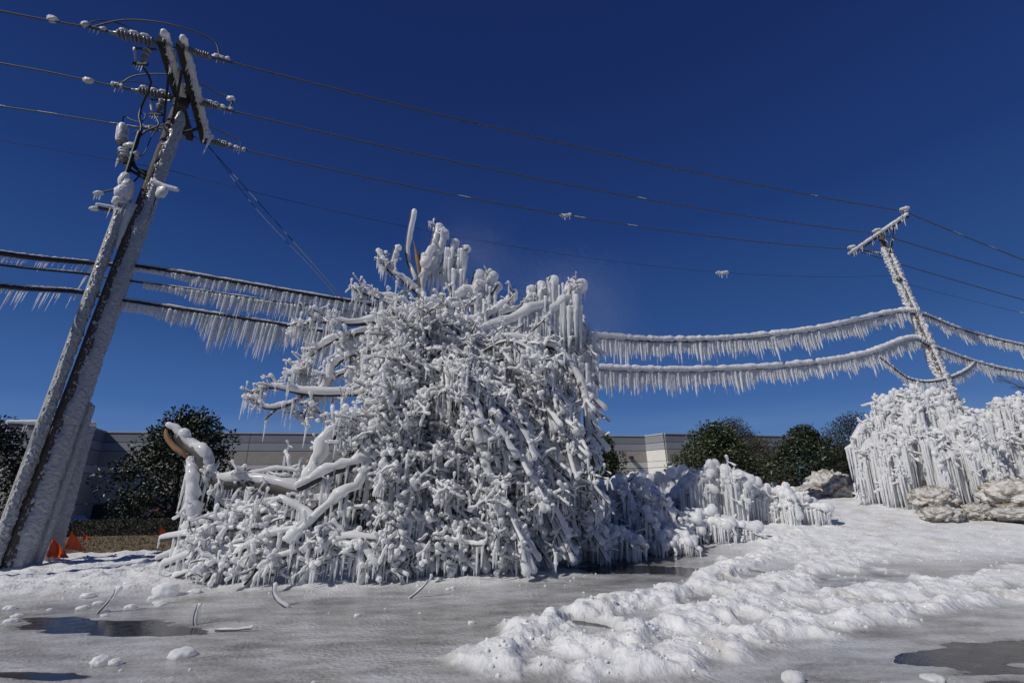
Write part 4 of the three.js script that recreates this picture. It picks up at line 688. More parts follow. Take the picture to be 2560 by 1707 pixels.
  // fuse cutouts hanging left of the arm
  for (const [i, p] of [V(-9.25, 12.05, -8.62), V(-10.0, 12.0, -10.15)].entries()) {
    insulator(g, p.clone().add(V(0.18, 0.3, 0)), p.clone().add(V(0.12, -0.22, 0)), 0.085, 2, 'cutout_insulator', true, 40 + i);
    const mb = new MB(); tube(mb, [p.clone().add(V(-0.18, 0.26, 0)), p.clone().add(V(-0.02, -0.2, 0))], [0.03, 0.03], 8); mesh('fuse_tube', mb.geo(), M.rime, g);
    beam(g, 'cutout_bracket', p.clone().add(V(-0.2, 0.28, 0)), p.clone().add(V(0.4, 0.22, 0)), 0.04, 0.04, M.steel); beam(g, 'cutout_bracket', p.clone().add(V(-0.08, -0.24, 0)), p.clone().add(V(0.28, -0.26, 0)), 0.06, 0.07, M.timber);
    addIcicles(g, [0, 1, 2, 3].map((k) => ({ p: p.clone().add(V(-0.05 + k * 0.07, -0.28, 0)), L: 0.1 + 0.05 * k, r: 0.015 })), 0);
  }
  // surge arresters on a bracket and the riser cable with its loops
  const E0 = at(10.75, -1.05, 0.25), E1 = at(10.2, -0.85, 0.25);
  insulator(g, E0.clone().add(V(0.1, -0.1, 0)), E0.clone().add(V(-0.06, 0.62, 0)), 0.13, 2, 'surge_arrester', false, 60); { const im = new MB(); tube(im, [E0.clone().add(V(0.03, 0.12, 0)), E0.clone().add(V(-0.04, 0.52, 0))], [0.14, 0.13], 12, { jit: (i, a) => 1 + 0.1 * Math.sin(a * 3) }); mesh('ice_cap', im.geo(), M.rime, g); }
  insulator(g, E1.clone().add(V(0.16, -0.15, 0)), E1.clone().add(V(-0.06, 0.35, 0)), 0.12, 3, 'surge_arrester', true, 61);
  wireOf(g, 'arrester_bracket', [E0.clone().add(V(0.1, -0.1, 0)), E0.clone().add(V(0.4, -0.25, 0)), E1.clone().add(V(0.3, 0.1, 0)), E1.clone().add(V(0.45, -0.25, 0)), at(9.75, -0.1, 0.15)], 0.05, M.timber);
  wireOf(g, 'arrester_bracket', [E1.clone().add(V(0.16, -0.15, 0)), E1.clone().add(V(0.35, -0.35, 0)), at(9.65, -0.1, 0.15)], 0.045, M.timber);
  { const im = new MB(); lump(im, E0.clone().add(V(0.35, -0.15, 0.02)), 0.17, 0.1, 0.1, 3, 0.35, 3); lump(im, E1.clone().add(V(0.4, 0.12, 0.02)), 0.1, 0.16, 0.1, 4, 0.35, 3); mesh('ice_cap', im.geo(), M.rime, g); addIcicles(g, [{ p: E1.clone().add(V(0.4, 0.1, 0.03)), L: 0.45, r: 0.05 }, { p: E1.clone().add(V(0.3, 0.0, 0.03)), L: 0.3, r: 0.035 }, { p: E1.clone().add(V(-0.02, 0.0, 0.03)), L: 0.3, r: 0.03 }], 3); }
  wireOf(g, 'riser_cable', [at(9.1, -0.45, 0.3), at(9.9, -0.5, 0.3), at(10.7, -0.52, 0.3), at(11.2, -0.55, 0.3), at(11.55, -0.72, 0.3), at(11.95, -0.78, 0.3), V(-9.75, 12.3, -9.6), V(-9.45, 12.1, -8.9), V(-9.3, 11.8, -8.62)], 0.028); wireOf(g, 'riser_cable', [at(9.0, -0.4, 0.32), at(10.0, -0.45, 0.33), at(11.0, -0.52, 0.33)], 0.055);
  wireOf(g, 'riser_cable', [at(10.9, -0.5, 0.3), at(11.1, -0.35, 0.3), at(11.25, -0.1, 0.3), V(-9.95, 11.75, -10.15)], 0.022); wireOf(g, 'riser_cable', [E0.clone().add(V(-0.06, 0.62, 0)), E0.clone().add(V(-0.1, 0.9, 0)), E0.clone().add(V(0.2, 0.75, 0)), E0.clone().add(V(0.45, 0.7, 0)), E0.clone().add(V(0.5, 0.95, 0)), E0.clone().add(V(0.3, 1.0, 0))], 0.014);
  wireOf(g, 'ground_wire', [at(11.3, -0.2, 0.2), at(10.9, -0.28, 0.2), at(10.3, -0.3, 0.25), at(10.25, -0.8, 0.25), E1.clone().add(V(0.1, 0.2, 0))], 0.012); wireOf(g, 'ground_wire', [at(9.7, -0.2, 0.2), at(9.35, -0.3, 0.25), at(9.05, -0.42, 0.3)], 0.02); wireOf(g, 'ground_wire', [E0.clone().add(V(0.3, 0.3, 0)), at(11.15, -0.7, 0.25), at(11.3, -0.3, 0.2)], 0.013);
  beam(g, 'secondary_rack', at(11.35, -0.45, 0.2), at(11.35, 0, 0.05), 0.05, 0.06, M.steel); beam(g, 'secondary_rack', at(9.85, -0.3, 0.2), at(9.85, 0.15, -0.05), 0.07, 0.1, M.timber);
  { const im = new MB(); lump(im, at(9.42, -0.4, 0.36), 0.12, 0.26, 0.12, 8, 0.2, 3); tube(im, [at(9.55, 0.15, 0.1), at(9.45, 0.4, 0.05), at(9.38, 0.75, 0.0)], [0.09, 0.08, 0.06], 9); lump(im, at(9.3, 0.4, 0.05), 0.16, 0.22, 0.08, 9, 0.3, 3); mesh('ice_cap', im.geo(), M.rime, g); addIcicles(g, [{ p: at(12.0, 0.42, -0.9), L: 0.75, r: 0.07, lx: -0.2 }, { p: at(12.1, 0.3, -0.8), L: 0.5, r: 0.05 }, { p: at(9.3, -0.32, 0.34), L: 0.6, r: 0.12, lx: 0.08 }], 3); }
  { const im = new MB(); lump(im, at(9.05, -0.95, 0.35), 0.13, 0.06, 0.08, 8, 0.2, 2); lump(im, at(8.55, -0.85, 0.4), 0.13, 0.06, 0.08, 9, 0.2, 2); mesh('ice_cap', im.geo(), M.rime, con); addIcicles(con, [0, 1, 2].map((k) => ({ p: at(9.03, -1.02 + k * 0.07, 0.35), L: 0.2, r: 0.025 })), 0); wireOf(con, 'grip_wire', [at(9.05, -0.95, 0.35), at(9.12, -0.7, 0.35), at(9.2, -0.5, 0.33)], 0.02); }
}
{ // broken-off stub beside the near pole
  const g = thing('pole_stub', 'short iced pole stub standing just right of the near utility pole', 'pole stub', [0, 0, 0]), a = V(-10.62, -0.2, -11.2), b = V(-10.55, 3.2, -11.15), mb = new MB();
  tube(mb, [a, a.clone().lerp(b, 0.5), b], [0.17, 0.165, 0.16], 16, { uv: 2 }); const s = mesh('stub', mb.geo(), M.pole, g);
  mesh('ice_sheath', sheath(a, b, 0.17, 0.16, 170, 44, (t, k) => 0.09 * sstep(2.5, 1.2, angd(t, -0.6) + 0.4 * fbm(t, 4, k * 4, 3)) + 0.1 * Math.abs(fbm(Math.cos(t) * 3, Math.sin(t) * 3, k * 20, 3)) - 0.03), M.clearIce, s);
  const im = new MB(); lump(im, b.clone().add(V(0.03, 0.03, 0)), 0.24, 0.1, 0.24, 2, 0.2, 3); mesh('ice_cap', im.geo(), M.rime, s);
  beam(g, 'tie_bracket', V(-10.4, 1.85, -10.7), V(-10.55, 1.85, -11.1), 0.06, 0.08, M.steel);
}
{
  const g = thing('utility_pole', 'far leaning utility pole crusted white with rime, with a single crossarm', 'utility pole', [0, 0, 0]), b = V(17.95, 0.2, -18.05), t = V(16.58, 12.05, -18.0), mb = new MB(), pts = [], rr = [];
  for (let i = 0; i <= 30; i++) { pts.push(b.clone().lerp(t, i / 30)); rr.push(lerp(0.19, 0.12, i / 30)); } tube(mb, pts, rr, 16, { uv: 2 }); const pole = mesh('pole', mb.geo(), M.pole, g);
  mesh('ice_sheath', sheath(b, t, 0.19, 0.12, 520, 52, (a, k) => { const y = k * 12, bead = Math.abs(fbm(Math.cos(a) * 4, Math.sin(a) * 4 + 2, y * 6, 3)) * 0.2, side = angd(a, 2.3); return (0.045 + 0.05 * fbm(a * 1.2, 5, y * 0.5, 2) + bead * 1.2 - 0.06 * sstep(0.7, 0.2, side + 0.5 * fbm(a, 2, y * 0.5, 3))) * sstep(1.0, 0.9, k) - 0.02; }), M.rime, pole);
  const p = V(16.32, 11.85, -16.25), q = V(16.24, 11.85, -19.4), arm = beam(g, 'crossarm', p, q, 0.12, 0.16, M.timber); armIce(g, p, q, 0.085, 33, V(-0.02, 0.05, 0), 40); armIce(g, p, q, 0.075, 34, V(-0.09, 0.0, 0), 30);
  for (const z of [-16.9, -18.9]) { beam(g, 'brace', V(16.3, 11.78, z), V(16.72, 10.95, -18), 0.05, 0.06, M.timber); armIce(g, V(16.3, 11.78, z), V(16.72, 10.95, -18), 0.035, 35 + z, V(0, 0.04, 0), 10); }
  for (const [x, z, h] of [[16.32, -16.29, 11.95], [16.5, -18.0, 12.0], [16.25, -19.3, 11.9]]) { insulator(g, V(x, h - 0.05, z), V(x, h + 0.22, z), 0.1, 1, 'insulator', true, z); const im = new MB(); lump(im, V(x, h + 0.22, z), 0.17, 0.09, 0.17, z, 0.25, 3); mesh('ice_cap', im.geo(), M.rime, g); }
  const im = new MB(); lump(im, V(16.72, 9.75, -17.9), 0.1, 0.1, 0.1, 4, 0.3, 2); mesh('neutral_bracket', im.geo(), M.steel, g);
}
// ice still clinging to wires
for (const [p, s, l] of [[V(2.19, 11.58, -15.3), 0.16, 'lump of ice clinging to the third power line above the tree'], [V(7.94, 9.06, -15.47), 0.17, 'lump of ice hanging on the thin neutral line in the open sky']]) { const g = thing('ice_lump', l, 'ice lump'), mb = new MB(); for (let i = 0; i < 4; i++) lump(mb, p.clone().add(V(i * 0.1 - 0.15, 0.02 * Math.sin(i * 5), 0)), s * 0.55, s * 0.4, s * 0.4, i + s * 10, 0.4, 2); mesh('lump', mb.geo(), M.rime, g); addIcicles(g, [0, 1, 2, 3].map((i) => ({ p: p.clone().add(V(i * 0.09 - 0.12, -0.02, 0)), L: 0.14 + 0.08 * (i % 2), r: 0.03 })), 4); }

// ---------------------------------------------------------------- building behind the lot
{
  const g = thing('warehouse_building', 'long low concrete building with grey bands along the roofline, behind the trees', 'building');
  const grit = tex(256, 256, (u, v) => { const k = 0.86 + 0.5 * tn(u, v, 40, 3, 3) + 0.16 * tn(u, v, 5, 8, 3); return [k, k, k]; }, true), smooth = tex(128, 256, (u, v) => { const k = 0.95 + 0.14 * tn(u, v, 7, 3, 4); return [k, k, k]; }, true);
  const mk = (r, gg, b, t, rep) => { const m = t.clone(); m.repeat.set(rep, rep); m.needsUpdate = true; return new THREE.MeshStandardMaterial({ color: L3(r, gg, b), roughness: 0.9, map: m }); };
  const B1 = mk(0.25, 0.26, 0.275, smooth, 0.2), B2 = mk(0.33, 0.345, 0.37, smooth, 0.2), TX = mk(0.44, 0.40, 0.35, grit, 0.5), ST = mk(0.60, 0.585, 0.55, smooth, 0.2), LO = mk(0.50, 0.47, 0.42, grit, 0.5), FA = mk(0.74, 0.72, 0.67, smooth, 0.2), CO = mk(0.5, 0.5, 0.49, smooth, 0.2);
  const dark = new THREE.MeshStandardMaterial({ color: L3(0.03, 0.03, 0.032), roughness: 0.6 });
  const run = (x0, z0, x1, z1, n, flat) => {
    const L = Math.hypot(x1 - x0, z1 - z0), ry = Math.atan2(-(z1 - z0), x1 - x0), w = L / n;
    for (let i = 0; i < n; i++) {
      const t = (i + 0.5) / n, cx = lerp(x0, x1, t), cz = lerp(z0, z1, t);
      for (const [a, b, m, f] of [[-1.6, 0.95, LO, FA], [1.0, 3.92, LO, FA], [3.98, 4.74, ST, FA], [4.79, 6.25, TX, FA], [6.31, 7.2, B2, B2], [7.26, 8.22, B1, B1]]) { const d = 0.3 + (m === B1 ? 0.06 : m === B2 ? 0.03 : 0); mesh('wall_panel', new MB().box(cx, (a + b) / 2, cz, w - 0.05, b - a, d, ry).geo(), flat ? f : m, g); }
      mesh('coping', new MB().box(cx, 8.32, cz, w - 0.02, 0.16, 0.5, ry).geo(), CO, g);
    }
    mesh('wall_core', new MB().box((x0 + x1) / 2 + Math.sin(ry) * -0.3, 3.2, (z0 + z1) / 2 - Math.cos(ry) * 0.3, L, 9.8, 0.3, ry).geo(), dark, g);
  };
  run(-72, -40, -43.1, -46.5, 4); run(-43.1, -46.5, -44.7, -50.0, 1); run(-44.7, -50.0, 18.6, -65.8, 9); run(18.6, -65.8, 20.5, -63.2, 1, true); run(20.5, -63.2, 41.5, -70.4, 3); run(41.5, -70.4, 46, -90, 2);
  mesh('roof', new MB().box(-10, 7.9, -92, 110, 0.2, 60, 0.243).geo(), dark, g);
  mesh('door', new MB().box(-42.2, -0.35, -50.42, 3.4, 2.5, 0.3, 0.243).geo(), dark, g);
  for (const [x, z, y] of [[-19.8, -55.95, 4.55], [16.1, -64.9, 5.35]]) { const l = mesh('wall_lamp', new MB().box(x, y, z + 0.25, 0.5, 0.35, 0.5, 0.243).geo(), dark, g); }
}
// ---------------------------------------------------------------- evergreens, hedge, bare tree
const leafMat = (gl) => new THREE.MeshPhysicalMaterial({ vertexColors: true, roughness: gl, side: THREE.DoubleSide, transmission: 0.12, thickness: 0 });
const glossy = leafMat(0.48), dull = leafMat(0.7);
function foliage(R, pts, size, tone, vary) { // pts: [V, normal]
  const mb = new MB(), col = [];
  for (const [p, nrm] of pts) {
    const a = V(rnd(R, -1, 1), rnd(R, -1, 1), rnd(R, -1, 1)).normalize().addScaledVector(nrm, 0.7).normalize(), s = V(rnd(R, -1, 1), rnd(R, -1, 1), rnd(R, -1, 1)).cross(a).normalize(), L = size * rnd(R, 0.7, 1.3), w = L * 0.24, u = V().crossVectors(a, s);
    const q = (x, y, z) => mb.v(p.x + a.x * x + s.x * y + u.x * z, p.y + a.y * x + s.y * y + u.y * z, p.z + a.z * x + s.z * y + u.z * z), A = q(0, 0, 0), B = q(L * 0.5, w, L * 0.07), C = q(L, 0, -L * 0.08), D = q(L * 0.5, -w, L * 0.07); mb.tri(A, B, C); mb.tri(A, C, D);
    const k = 1 + vary * (R() - 0.5) * 2, y = (R() - 0.5) * vary; for (let i = 0; i < 4; i++) col.push(tone[0] * k * (1 + y * 0.6), tone[1] * k, tone[2] * k);
  }
  const geo = mb.geo(); geo.setAttribute('color', new THREE.Float32BufferAttribute(col, 3)); return geo;
}
function evergreen(name, label, x, z, top, w, { seed, tone = [0.030, 0.042, 0.016], leaves = 9000, size = 0.2, mat = glossy, clumps = 70, shape = 0.85, base = -1.05, gap = 0.35, group = 'evergreens in front of the building' }) {
  const g = thing(name, label, 'tree', [x, base, z], group), R = rng(seed), H = top - base, tk = new MB(), pts = [];
  tube(tk, curve([[0, -0.1, 0], [0.05, H * 0.3, 0.05], [-0.05, H * 0.6, 0], [0, H * 0.9, 0]], 10), taper(11, 0.2, 0.03), 8);
  for (let i = 0; i < 16; i++) { const a = i * 2.4, y = H * rnd(R, 0.12, 0.7), r = w * 0.42 * (1 - Math.pow(y / H, 2)); tube(tk, curve([[0, y, 0], [Math.cos(a) * r * 0.5, y + H * 0.06, Math.sin(a) * r * 0.5], [Math.cos(a) * r, y + H * 0.14, Math.sin(a) * r]], 5), taper(6, 0.06, 0.015), 5); }
  mesh('trunk', tk.geo(), M.bark, g);
  for (let c = 0; c < clumps; c++) {
    const v = Math.pow((c + 0.5) / clumps, 0.8), y = H * lerp(0.1, 0.95, v), prof = Math.pow(Math.sin(Math.PI * Math.pow(lerp(0.16, 0.97, v), shape)), 0.75), a = c * 2.39996 + rnd(R, -0.4, 0.4), r = w * 0.5 * prof * Math.sqrt(rnd(R, 0.15, 1)) * rnd(R, 0.72, 1.18);
    const cc = V(Math.cos(a) * r, y + rnd(R, -0.2, 0.2), Math.sin(a) * r), cr = rnd(R, 0.075, 0.135) * w + 0.12;
    for (let i = 0; i < leaves / clumps; i++) { const d = V(rnd(R, -1, 1), rnd(R, -1, 1), rnd(R, -1, 1)).normalize(), k = Math.pow(R(), gap); pts.push([cc.clone().addScaledVector(d, cr * k), d]); }
  }
  mesh('crown', foliage(R, pts, size, tone, 0.4), mat, g); return g;
}
evergreen('magnolia_tree', 'round dark magnolia tree behind the hedge, left of the broken limb', -18.5, -26, 6.05, 6.4, { seed: 401, leaves: 14000, size: 0.21, tone: [0.020, 0.030, 0.012] });
evergreen('magnolia_tree', 'dark tree filling the left edge of the view behind the near pole', -35.5, -31, 6.6, 7.5, { seed: 402, leaves: 9000, size: 0.25, tone: [0.017, 0.022, 0.012] });
evergreen('magnolia_tree', 'dark tree glimpsed through the tangled middle of the iced tree', -9.4, -30.5, 5.3, 4.6, { seed: 403, leaves: 7000, tone: [0.024, 0.033, 0.014] });
evergreen('magnolia_tree', 'round green magnolia just right of the iced tree, below the cables', 7.4, -40, 5.9, 4.6, { seed: 404, leaves: 8000, size: 0.26, tone: [0.043, 0.056, 0.02] });
evergreen('magnolia_tree', 'large green magnolia right of the pale building corner', 15.6, -36, 5.85, 6.6, { seed: 405, leaves: 13000, size: 0.25, tone: [0.043, 0.058, 0.02] });
evergreen('magnolia_tree', 'dark green magnolia in the middle of the right-hand trees', 23.6, -38, 5.85, 6.0, { seed: 406, leaves: 9500, size: 0.26, tone: [0.030, 0.045, 0.018] });
evergreen('oak_tree', 'thin grey-green oak rising behind the magnolias on the right', 21.9, -46, 7.9, 6.6, { seed: 407, leaves: 9500, size: 0.17, tone: [0.042, 0.045, 0.026], mat: dull, gap: 0.5, clumps: 90 });
evergreen('oak_tree', 'low olive-brown oak between the magnolias on the right', 20.4, -40, 5.1, 7.4, { seed: 408, leaves: 9000, size: 0.17, tone: [0.046, 0.044, 0.022], mat: dull, gap: 0.5 });
evergreen('cedar_tree', 'dark cedar beside the left flank of the big iced mounds', 30.8, -42, 7.3, 7.0, { seed: 409, leaves: 12000, size: 0.16, tone: [0.026, 0.032, 0.018], mat: dull, clumps: 110, shape: 1.0 });
evergreen('cedar_tree', 'olive-brown cedar partly hidden between the magnolia and the dark cedar', 27.2, -43, 6.0, 6.4, { seed: 410, leaves: 8000, size: 0.16, tone: [0.042, 0.04, 0.02], mat: dull, clumps: 80 });
evergreen('oak_tree', 'dull olive oak filling the gap behind the large green magnolia', 19.0, -44, 4.6, 5.2, { seed: 411, leaves: 8000, size: 0.17, tone: [0.034, 0.034, 0.02], mat: dull, gap: 0.5 });
evergreen('cedar_tree', 'low dark cedar directly left of the big iced mounds', 25.6, -36, 4.3, 4.4, { seed: 412, leaves: 9000, size: 0.16, tone: [0.024, 0.03, 0.016], mat: dull, clumps: 90 });
{
  const g = thing('clipped_hedge', 'long low clipped hedge at the edge of the brown lawn', 'hedge', [-18.2, -0.35, -21.7]), R = rng(9), pts = [], mb = new MB(), box = new THREE.BoxGeometry(12.4, 0.76, 0.62, 60, 4, 4), q = box.attributes.position;
  for (let i = 0; i < q.count; i++) mb.v(q.getX(i) + 0.05 * N3(q.getX(i) * 2, q.getY(i) * 3, 1), q.getY(i) + 0.42 + 0.05 * N3(q.getX(i) * 2, 4, q.getZ(i) * 3), q.getZ(i) + 0.06 * N3(q.getX(i) * 2.4, q.getY(i) * 3, 8)); for (const k of box.index.array) mb.i.push(k);
  mesh('inner_branches', mb.geo(), M.bark, g);
  for (let i = 0; i < 16000; i++) { const f = R(), x = rnd(R, -6.3, 6.3); let p, d; if (f < 0.5) { p = V(x, rnd(R, 0, 0.86), rnd(R, 0.28, 0.42)); d = V(0, 0.2, 1); } else if (f < 0.9) { p = V(x, rnd(R, 0.78, 0.9) + 0.05 * N3(x * 2, 4, 0), rnd(R, -0.4, 0.4)); d = V(0, 1, 0); } else { p = V(6.25 * Math.sign(x), rnd(R, 0, 0.86), rnd(R, -0.4, 0.4)); d = V(Math.sign(x), 0.2, 0); } pts.push([p, d]); }
  mesh('leaves', foliage(R, pts, 0.08, [0.02, 0.026, 0.013], 0.4), dull, g);
}
{
  const g = thing('bare_tree', 'bare winter tree with thin twigs at the right edge, above the iced mounds', 'tree', [27.6, 0.2, -22.5]), R = rng(12), tk = new MB(), tw = new MB();
  tube(tk, curve([[0, -1.5, 0], [0.1, 2, 0], [-0.1, 4, 0.1], [0.1, 6, 0]], 12), taper(13, 0.18, 0.05), 8); mesh('trunk', tk.geo(), M.bark, g);
  const grow = (p, d, L, r, lv) => { const q = dirPath(p, d, L, 6, 0.015, R, 0.1); tube(tw, q, taper(6, r, r * 0.5), 4); if (lv < 3) for (let i = 0; i < 5; i++) { const b = q[1 + Math.floor(R() * 5)]; grow(b, d.clone().add(V(rnd(R, -0.8, 0.8), rnd(R, -0.5, 0.7), rnd(R, -0.8, 0.8))), L * rnd(R, 0.4, 0.65), r * 0.5, lv + 1); } };
  for (let i = 0; i < 13; i++) { const a = i * 2.4; grow(V(0, rnd(R, 1.8, 5.4), 0), V(Math.cos(a) - 0.35, 0.45, Math.sin(a) * 0.8), rnd(R, 1.4, 2.3), 0.04, 0); } mesh('crown', tw.geo(), M.twig, g);
}
// ---------------------------------------------------------------- parked vehicles, sign, marker flags
function vehicle(name, label, [x, y, z], ry, paint, pickup) {
  const g = thing(name, label, 'car', [x, y, z], 'vehicles parked behind the hedge'); g.rotation.y = ry;
  const pm = new THREE.MeshPhysicalMaterial({ color: paint, roughness: 0.4, clearcoat: 1, clearcoatRoughness: 0.08 }), gm = new THREE.MeshPhysicalMaterial({ color: L3(0.012, 0.013, 0.015), roughness: 0.08 }), tm = M.rubber;
  const ext = (pts, w, b) => { const s = new THREE.Shape(); pts.forEach(([a, c], i) => i ? s.lineTo(a, c) : s.moveTo(a, c)); const e = new THREE.ExtrudeGeometry(s, { depth: w - 2 * b, bevelEnabled: true, bevelSize: b, bevelThickness: b, bevelSegments: 3 }); e.translate(0, 0, -(w - 2 * b) / 2); return e; };
  const top = pickup ? 1.85 : 1.45;
  mesh('body', ext(pickup ? [[-2.7, 0.5], [2.6, 0.5], [2.7, 0.95], [2.6, 1.12], [1.3, 1.2], [-2.7, 1.2]] : [[-2.2, 0.4], [2.2, 0.4], [2.25, 0.75], [2.0, 0.9], [-2.1, 0.98], [-2.25, 0.8]], 1.85, 0.08), pm, g);
  const cab = mesh('cab', ext(pickup ? [[1.25, 1.2], [0.55, top], [-0.9, top], [-1.1, 1.2]] : [[1.2, 0.92], [0.4, top], [-1.0, top], [-1.8, 0.95]], 1.6, 0.1), pm, g);
  for (const s of [-1, 1]) { mesh('side_window', ext(pickup ? [[0.95, 1.28], [0.45, top - 0.12], [-0.8, top - 0.12], [-0.95, 1.28]] : [[0.9, 0.98], [0.35, top - 0.1], [-0.9, top - 0.1], [-1.4, 1.0]], 0.04, 0.005), gm, g).position.z = s * 0.81;
    for (const wx of pickup ? [1.7, -1.6] : [1.4, -1.35]) { const w = new THREE.CylinderGeometry(0.37, 0.37, 0.24, 20); w.rotateX(Math.PI / 2); const t = mesh('wheel', w, tm, g); t.position.set(wx, 0.37, s * 0.82); const h = new THREE.CylinderGeometry(0.2, 0.2, 0.26, 14); h.rotateX(Math.PI / 2); mesh('rim', h, M.steel, t); }
    mesh('headlight', new MB().box(pickup ? 2.68 : 2.2, pickup ? 0.95 : 0.72, s * 0.68, 0.1, 0.16, 0.28).geo(), M.porcelain, g); mesh('tail_light', new MB().box(pickup ? -2.75 : -2.25, pickup ? 1.0 : 0.8, s * 0.76, 0.08, 0.22, 0.16).geo(), new THREE.MeshStandardMaterial({ color: L3(0.3, 0.01, 0.01), roughness: 0.3 }), g); }
  const ws = mesh('windshield', new MB().box(0, 0, 0, 0.03, 0.72, 1.4).geo(), gm, g); ws.position.set(pickup ? 0.97 : 0.86, pickup ? 1.52 : 1.19, 0); ws.rotation.z = pickup ? 0.82 : 0.98; return g;
}
vehicle('pickup_truck', 'dark red pickup truck parked behind the hedge, below the magnolia', [-21.3, -1.05, -30.0], Math.PI, L3(0.17, 0.008, 0.014), true);
vehicle('parked_car', 'blue car behind the left end of the hedge, nearly hidden', [-26.6, -1.05, -28.6], 0.1, L3(0.02, 0.05, 0.16), false);
{ const g = thing('sign_panel', 'narrow grey sign panel standing among the right-hand tree trunks', 'sign', [18.4, -1.05, -34]); mesh('panel', new MB().box(0, 1.75, 0, 0.5, 1.9, 0.12, 0.5).geo(), new THREE.MeshStandardMaterial({ color: L3(0.4, 0.4, 0.39), roughness: 0.6 }), g); mesh('post', new MB().box(0, 0.4, -0.1, 0.12, 0.9, 0.1, 0.5).geo(), M.steel, g); }
function flag(label, x, z, h, tilt, turn, s = 1) {
  const y = Math.max(groundY(x, z), T(x, z) - 0.05), g = thing('marker_flag', label, 'flag', [x, y, z], 'orange marker flags'); g.rotation.set(0, turn, tilt);
  const st = new MB(); tube(st, [V(0, -0.12, 0), V(0, h * 0.5, 0.004), V(0, h, 0)], [0.006, 0.006, 0.006], 6); mesh('wire_stake', st.geo(), M.thinWire, g);
  const fl = new MB(), n = 7, ids = []; // limp folded cloth, wider below
  for (let side = 0; side < 2; side++) for (let j = 0; j <= n; j++) { const t = j / n, row = []; for (let i = 0; i <= n; i++) { const u = i / n, w = lerp(0.04, 0.30, Math.pow(t, 0.8)) * s; row.push(fl.v((u - 0.12) * w, h - t * 0.30 * s - 0.05 * u * s, 0.035 * s * Math.sin(u * 7 + t * 3) * (0.3 + t) + (side ? 0.003 : -0.003))); } ids.push(row); }
  for (let side = 0; side < 2; side++) for (let j = 0; j < n; j++) for (let i = 0; i < n; i++) { const a = ids[side * (n + 1) + j], b = ids[side * (n + 1) + j + 1]; side ? fl.quad(a[i], b[i], b[i + 1], a[i + 1]) : fl.quad(a[i], a[i + 1], b[i + 1], b[i]); }
  mesh('flag_cloth', fl.geo(), M.orange, g);
}
flag('orange marker flag in front of the pole stub base, leftmost', -10.3, -10.95, 0.5, 0.05, 0.5, 1.25); flag('orange marker flag on a long wire right of the pole stub', -10.05, -11.0, 0.62, -0.06, 0.9, 1.2);
flag('small far orange flag on the brown lawn left of the hedge middle', -14.6, -16.6, 0.42, 0.1, 0.4, 0.6); flag('orange marker flag behind the tip of the fallen limb', -9.15, -12.6, 0.62, 0.05, 1.1, 1.0); flag('orange marker flag on the snow bank near the right-hand trees', 10.15, -18.3, 0.65, -0.2, 0.2, 1.1);
// ---------------------------------------------------------------- twigs and lumps lying on the ice
function iceTwig(label, x, z, pts, ir) { const g = thing('iced_twig', label, 'twig', [x, Math.max(groundY(x, z), WATER_Y), z]), q = curve(pts, 8), mb = new MB(), im = new MB(), S = new IceTree(Math.round(x * 100 + 900)); tube(mb, q, taper(9, 0.012, 0.007), 6); mesh('twig', mb.geo(), M.twig, g); S.coat(im, q, taper(9, 0.012, 0.007), taper(9, ir * 0.8, ir), 8, 1.1, 0.2); mesh('ice_coat', im.geo(), M.ice, g); }
iceTwig('iced twig sticking up from the dark puddle at lower left', -5.72, -7.1, [[-0.1, -0.02, 0], [-0.02, 0.08, 0], [0.07, 0.2, 0], [0.09, 0.3, 0]], 0.028);
iceTwig('short upright iced twig on the ice below the fallen limb', -4.0, -6.4, [[0, -0.02, 0], [-0.02, 0.1, 0], [0, 0.22, 0]], 0.026);
iceTwig('bent bare twig lying on the ice in front of the tree', -3.35, -7.2, [[0.12, 0.0, 0.02], [-0.02, 0.07, 0], [-0.12, 0.16, -0.03], [-0.14, 0.28, -0.03]], 0.03);
iceTwig('forked twig standing on the ice below the middle of the tree', -1.46, -7.65, [[-0.14, 0.0, 0.05], [0, 0.1, 0], [0.1, 0.2, 0], [0.14, 0.3, 0]], 0.02);
iceTwig('small slab of ice on a twig at the edge of the tree shadow', -0.75, -9.1, [[-0.02, 0, 0], [-0.05, 0.14, 0], [-0.08, 0.28, 0]], 0.04);
iceTwig('thin twig lying flat on the ice at lower left', -3.3, -6.05, [[-0.22, 0.02, 0], [0, 0.02, 0.01], [0.2, 0.03, 0]], 0.014);
const lumpOn = (label, x, z, r, s, f = 0.55, group) => { const mb = new MB(); lump(mb, V(x, Math.max(groundY(x, z), WATER_Y) + r * f * 0.45, z), r * 1.15, r * f, r, s, 0.3, 4); tag(mesh('ice_chunk', mb.geo(), M.ice, scene), label, 'ice chunk', group); };
lumpOn('round white ice chunk lying left of the fallen limb icicles', -5.6, -8.1, 0.16, 3, 0.85); lumpOn('pair of small ice domes on the ice at lower left, larger one', -4.0, -5.05, 0.075, 5, 0.7); lumpOn('pair of small ice domes on the ice at lower left, smaller one', -3.85, -5.05, 0.05, 6, 0.7); lumpOn('single glittering ice dome at lower left, right of the pair', -3.35, -5.25, 0.10, 7, 0.5); lumpOn('smooth ice dome at the bottom edge under the snow tracks', 2.2, -4.32, 0.07, 8, 0.8); lumpOn('flat ice lump on the ice at the lower right', 3.3, -4.3, 0.07, 9, 0.4);
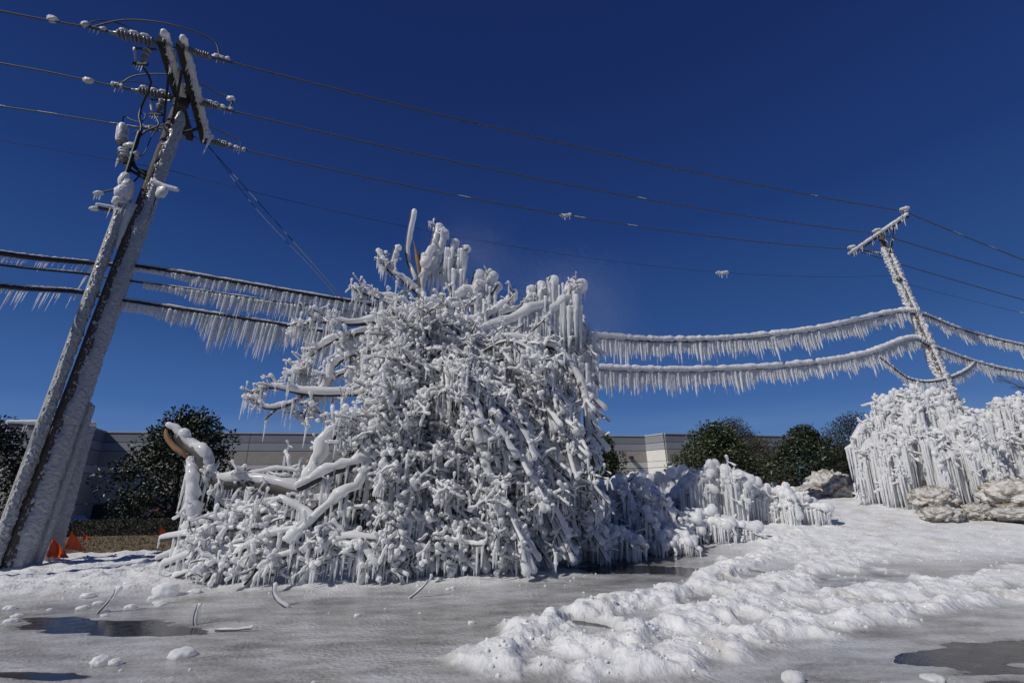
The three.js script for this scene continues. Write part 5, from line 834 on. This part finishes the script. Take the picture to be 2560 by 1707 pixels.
{ const R = rng(44); for (let i = 0; i < 16; i++) lumpOn('small white ice lump on the ice sheet left of the tree', rnd(R, -7.4, -5.2), rnd(R, -6.6, -8.6), rnd(R, 0.035, 0.09), i + 20, 0.5, 'small ice lumps left of the tree'); for (let i = 0; i < 12; i++) lumpOn('small clear ice bit on the open ice in front of the tree', rnd(R, -2.5, 3.2), rnd(R, -6.0, -9.4), rnd(R, 0.015, 0.04), i + 50, 0.6, 'small ice bits on the open ice'); }
{ // broken crumbs of ice over the crusted snow and along the slush ridges
  const R = rng(88), geo = new MB(); lump(geo, V(0, 0, 0), 1, 0.7, 0.9, 2.5, 0.3, 1, 2); const gg = geo.geo().toNonIndexed(); gg.computeVertexNormals(); const ms = [];
  for (let i = 0; i < 60000 && ms.length < 5000; i++) { const z = -3.8 - 12 * Math.pow(R(), 1.3), x = rnd(R, -1.15, 1.1) * Math.abs(z), [s] = snowy(x, z); if (s < 0.15 ? R() > 0.012 : R() > s) continue; if (onLawn(x, z) > 0.3) continue; const r = 0.005 + 0.02 * Math.pow(R(), 4); ms.push(new THREE.Matrix4().compose(V(x, groundY(x, z) + r * 0.3, z), new THREE.Quaternion().setFromEuler(new THREE.Euler(R() * 6, R() * 6, R() * 6)), V(r, r, r))); }
  const c = inst('ice_crumbs', gg, M.ice, ms, scene); c.userData.label = 'broken crumbs of ice scattered over the snow'; c.userData.category = 'ice';
}
{ // fine spray still blowing round the top of the tree
  const R = rng(99), geo = new THREE.IcosahedronGeometry(1, 0), ms = [];
  const puff = (c, sx, sy, sz, n) => { for (let i = 0; i < n; i++) { const gs = () => (R() + R() + R() - 1.5) / 0.75, r = rnd(R, 0.0009, 0.0015); ms.push(new THREE.Matrix4().compose(V(c.x + gs() * sx, c.y + gs() * sy, c.z + gs() * sz), new THREE.Quaternion(), V(r, r, r))); } };
  puff(V(-1.2, 7.7, -11.6), 1.0, 0.9, 0.8, 90000); puff(V(1.5, 6.2, -11.8), 1.3, 1.2, 0.8, 230000); puff(V(2.0, 4.9, -11.9), 0.9, 0.9, 0.8, 60000);
  const s = inst('water_spray', geo, new THREE.MeshPhysicalMaterial({ color: L3(0.9, 0.92, 0.95), roughness: 0.6, transmission: 0.4, thickness: 0 }), ms, scene); s.userData.label = 'fine water spray hanging round the tree top'; s.userData.category = 'spray';
}

renderer.render(scene, camera);
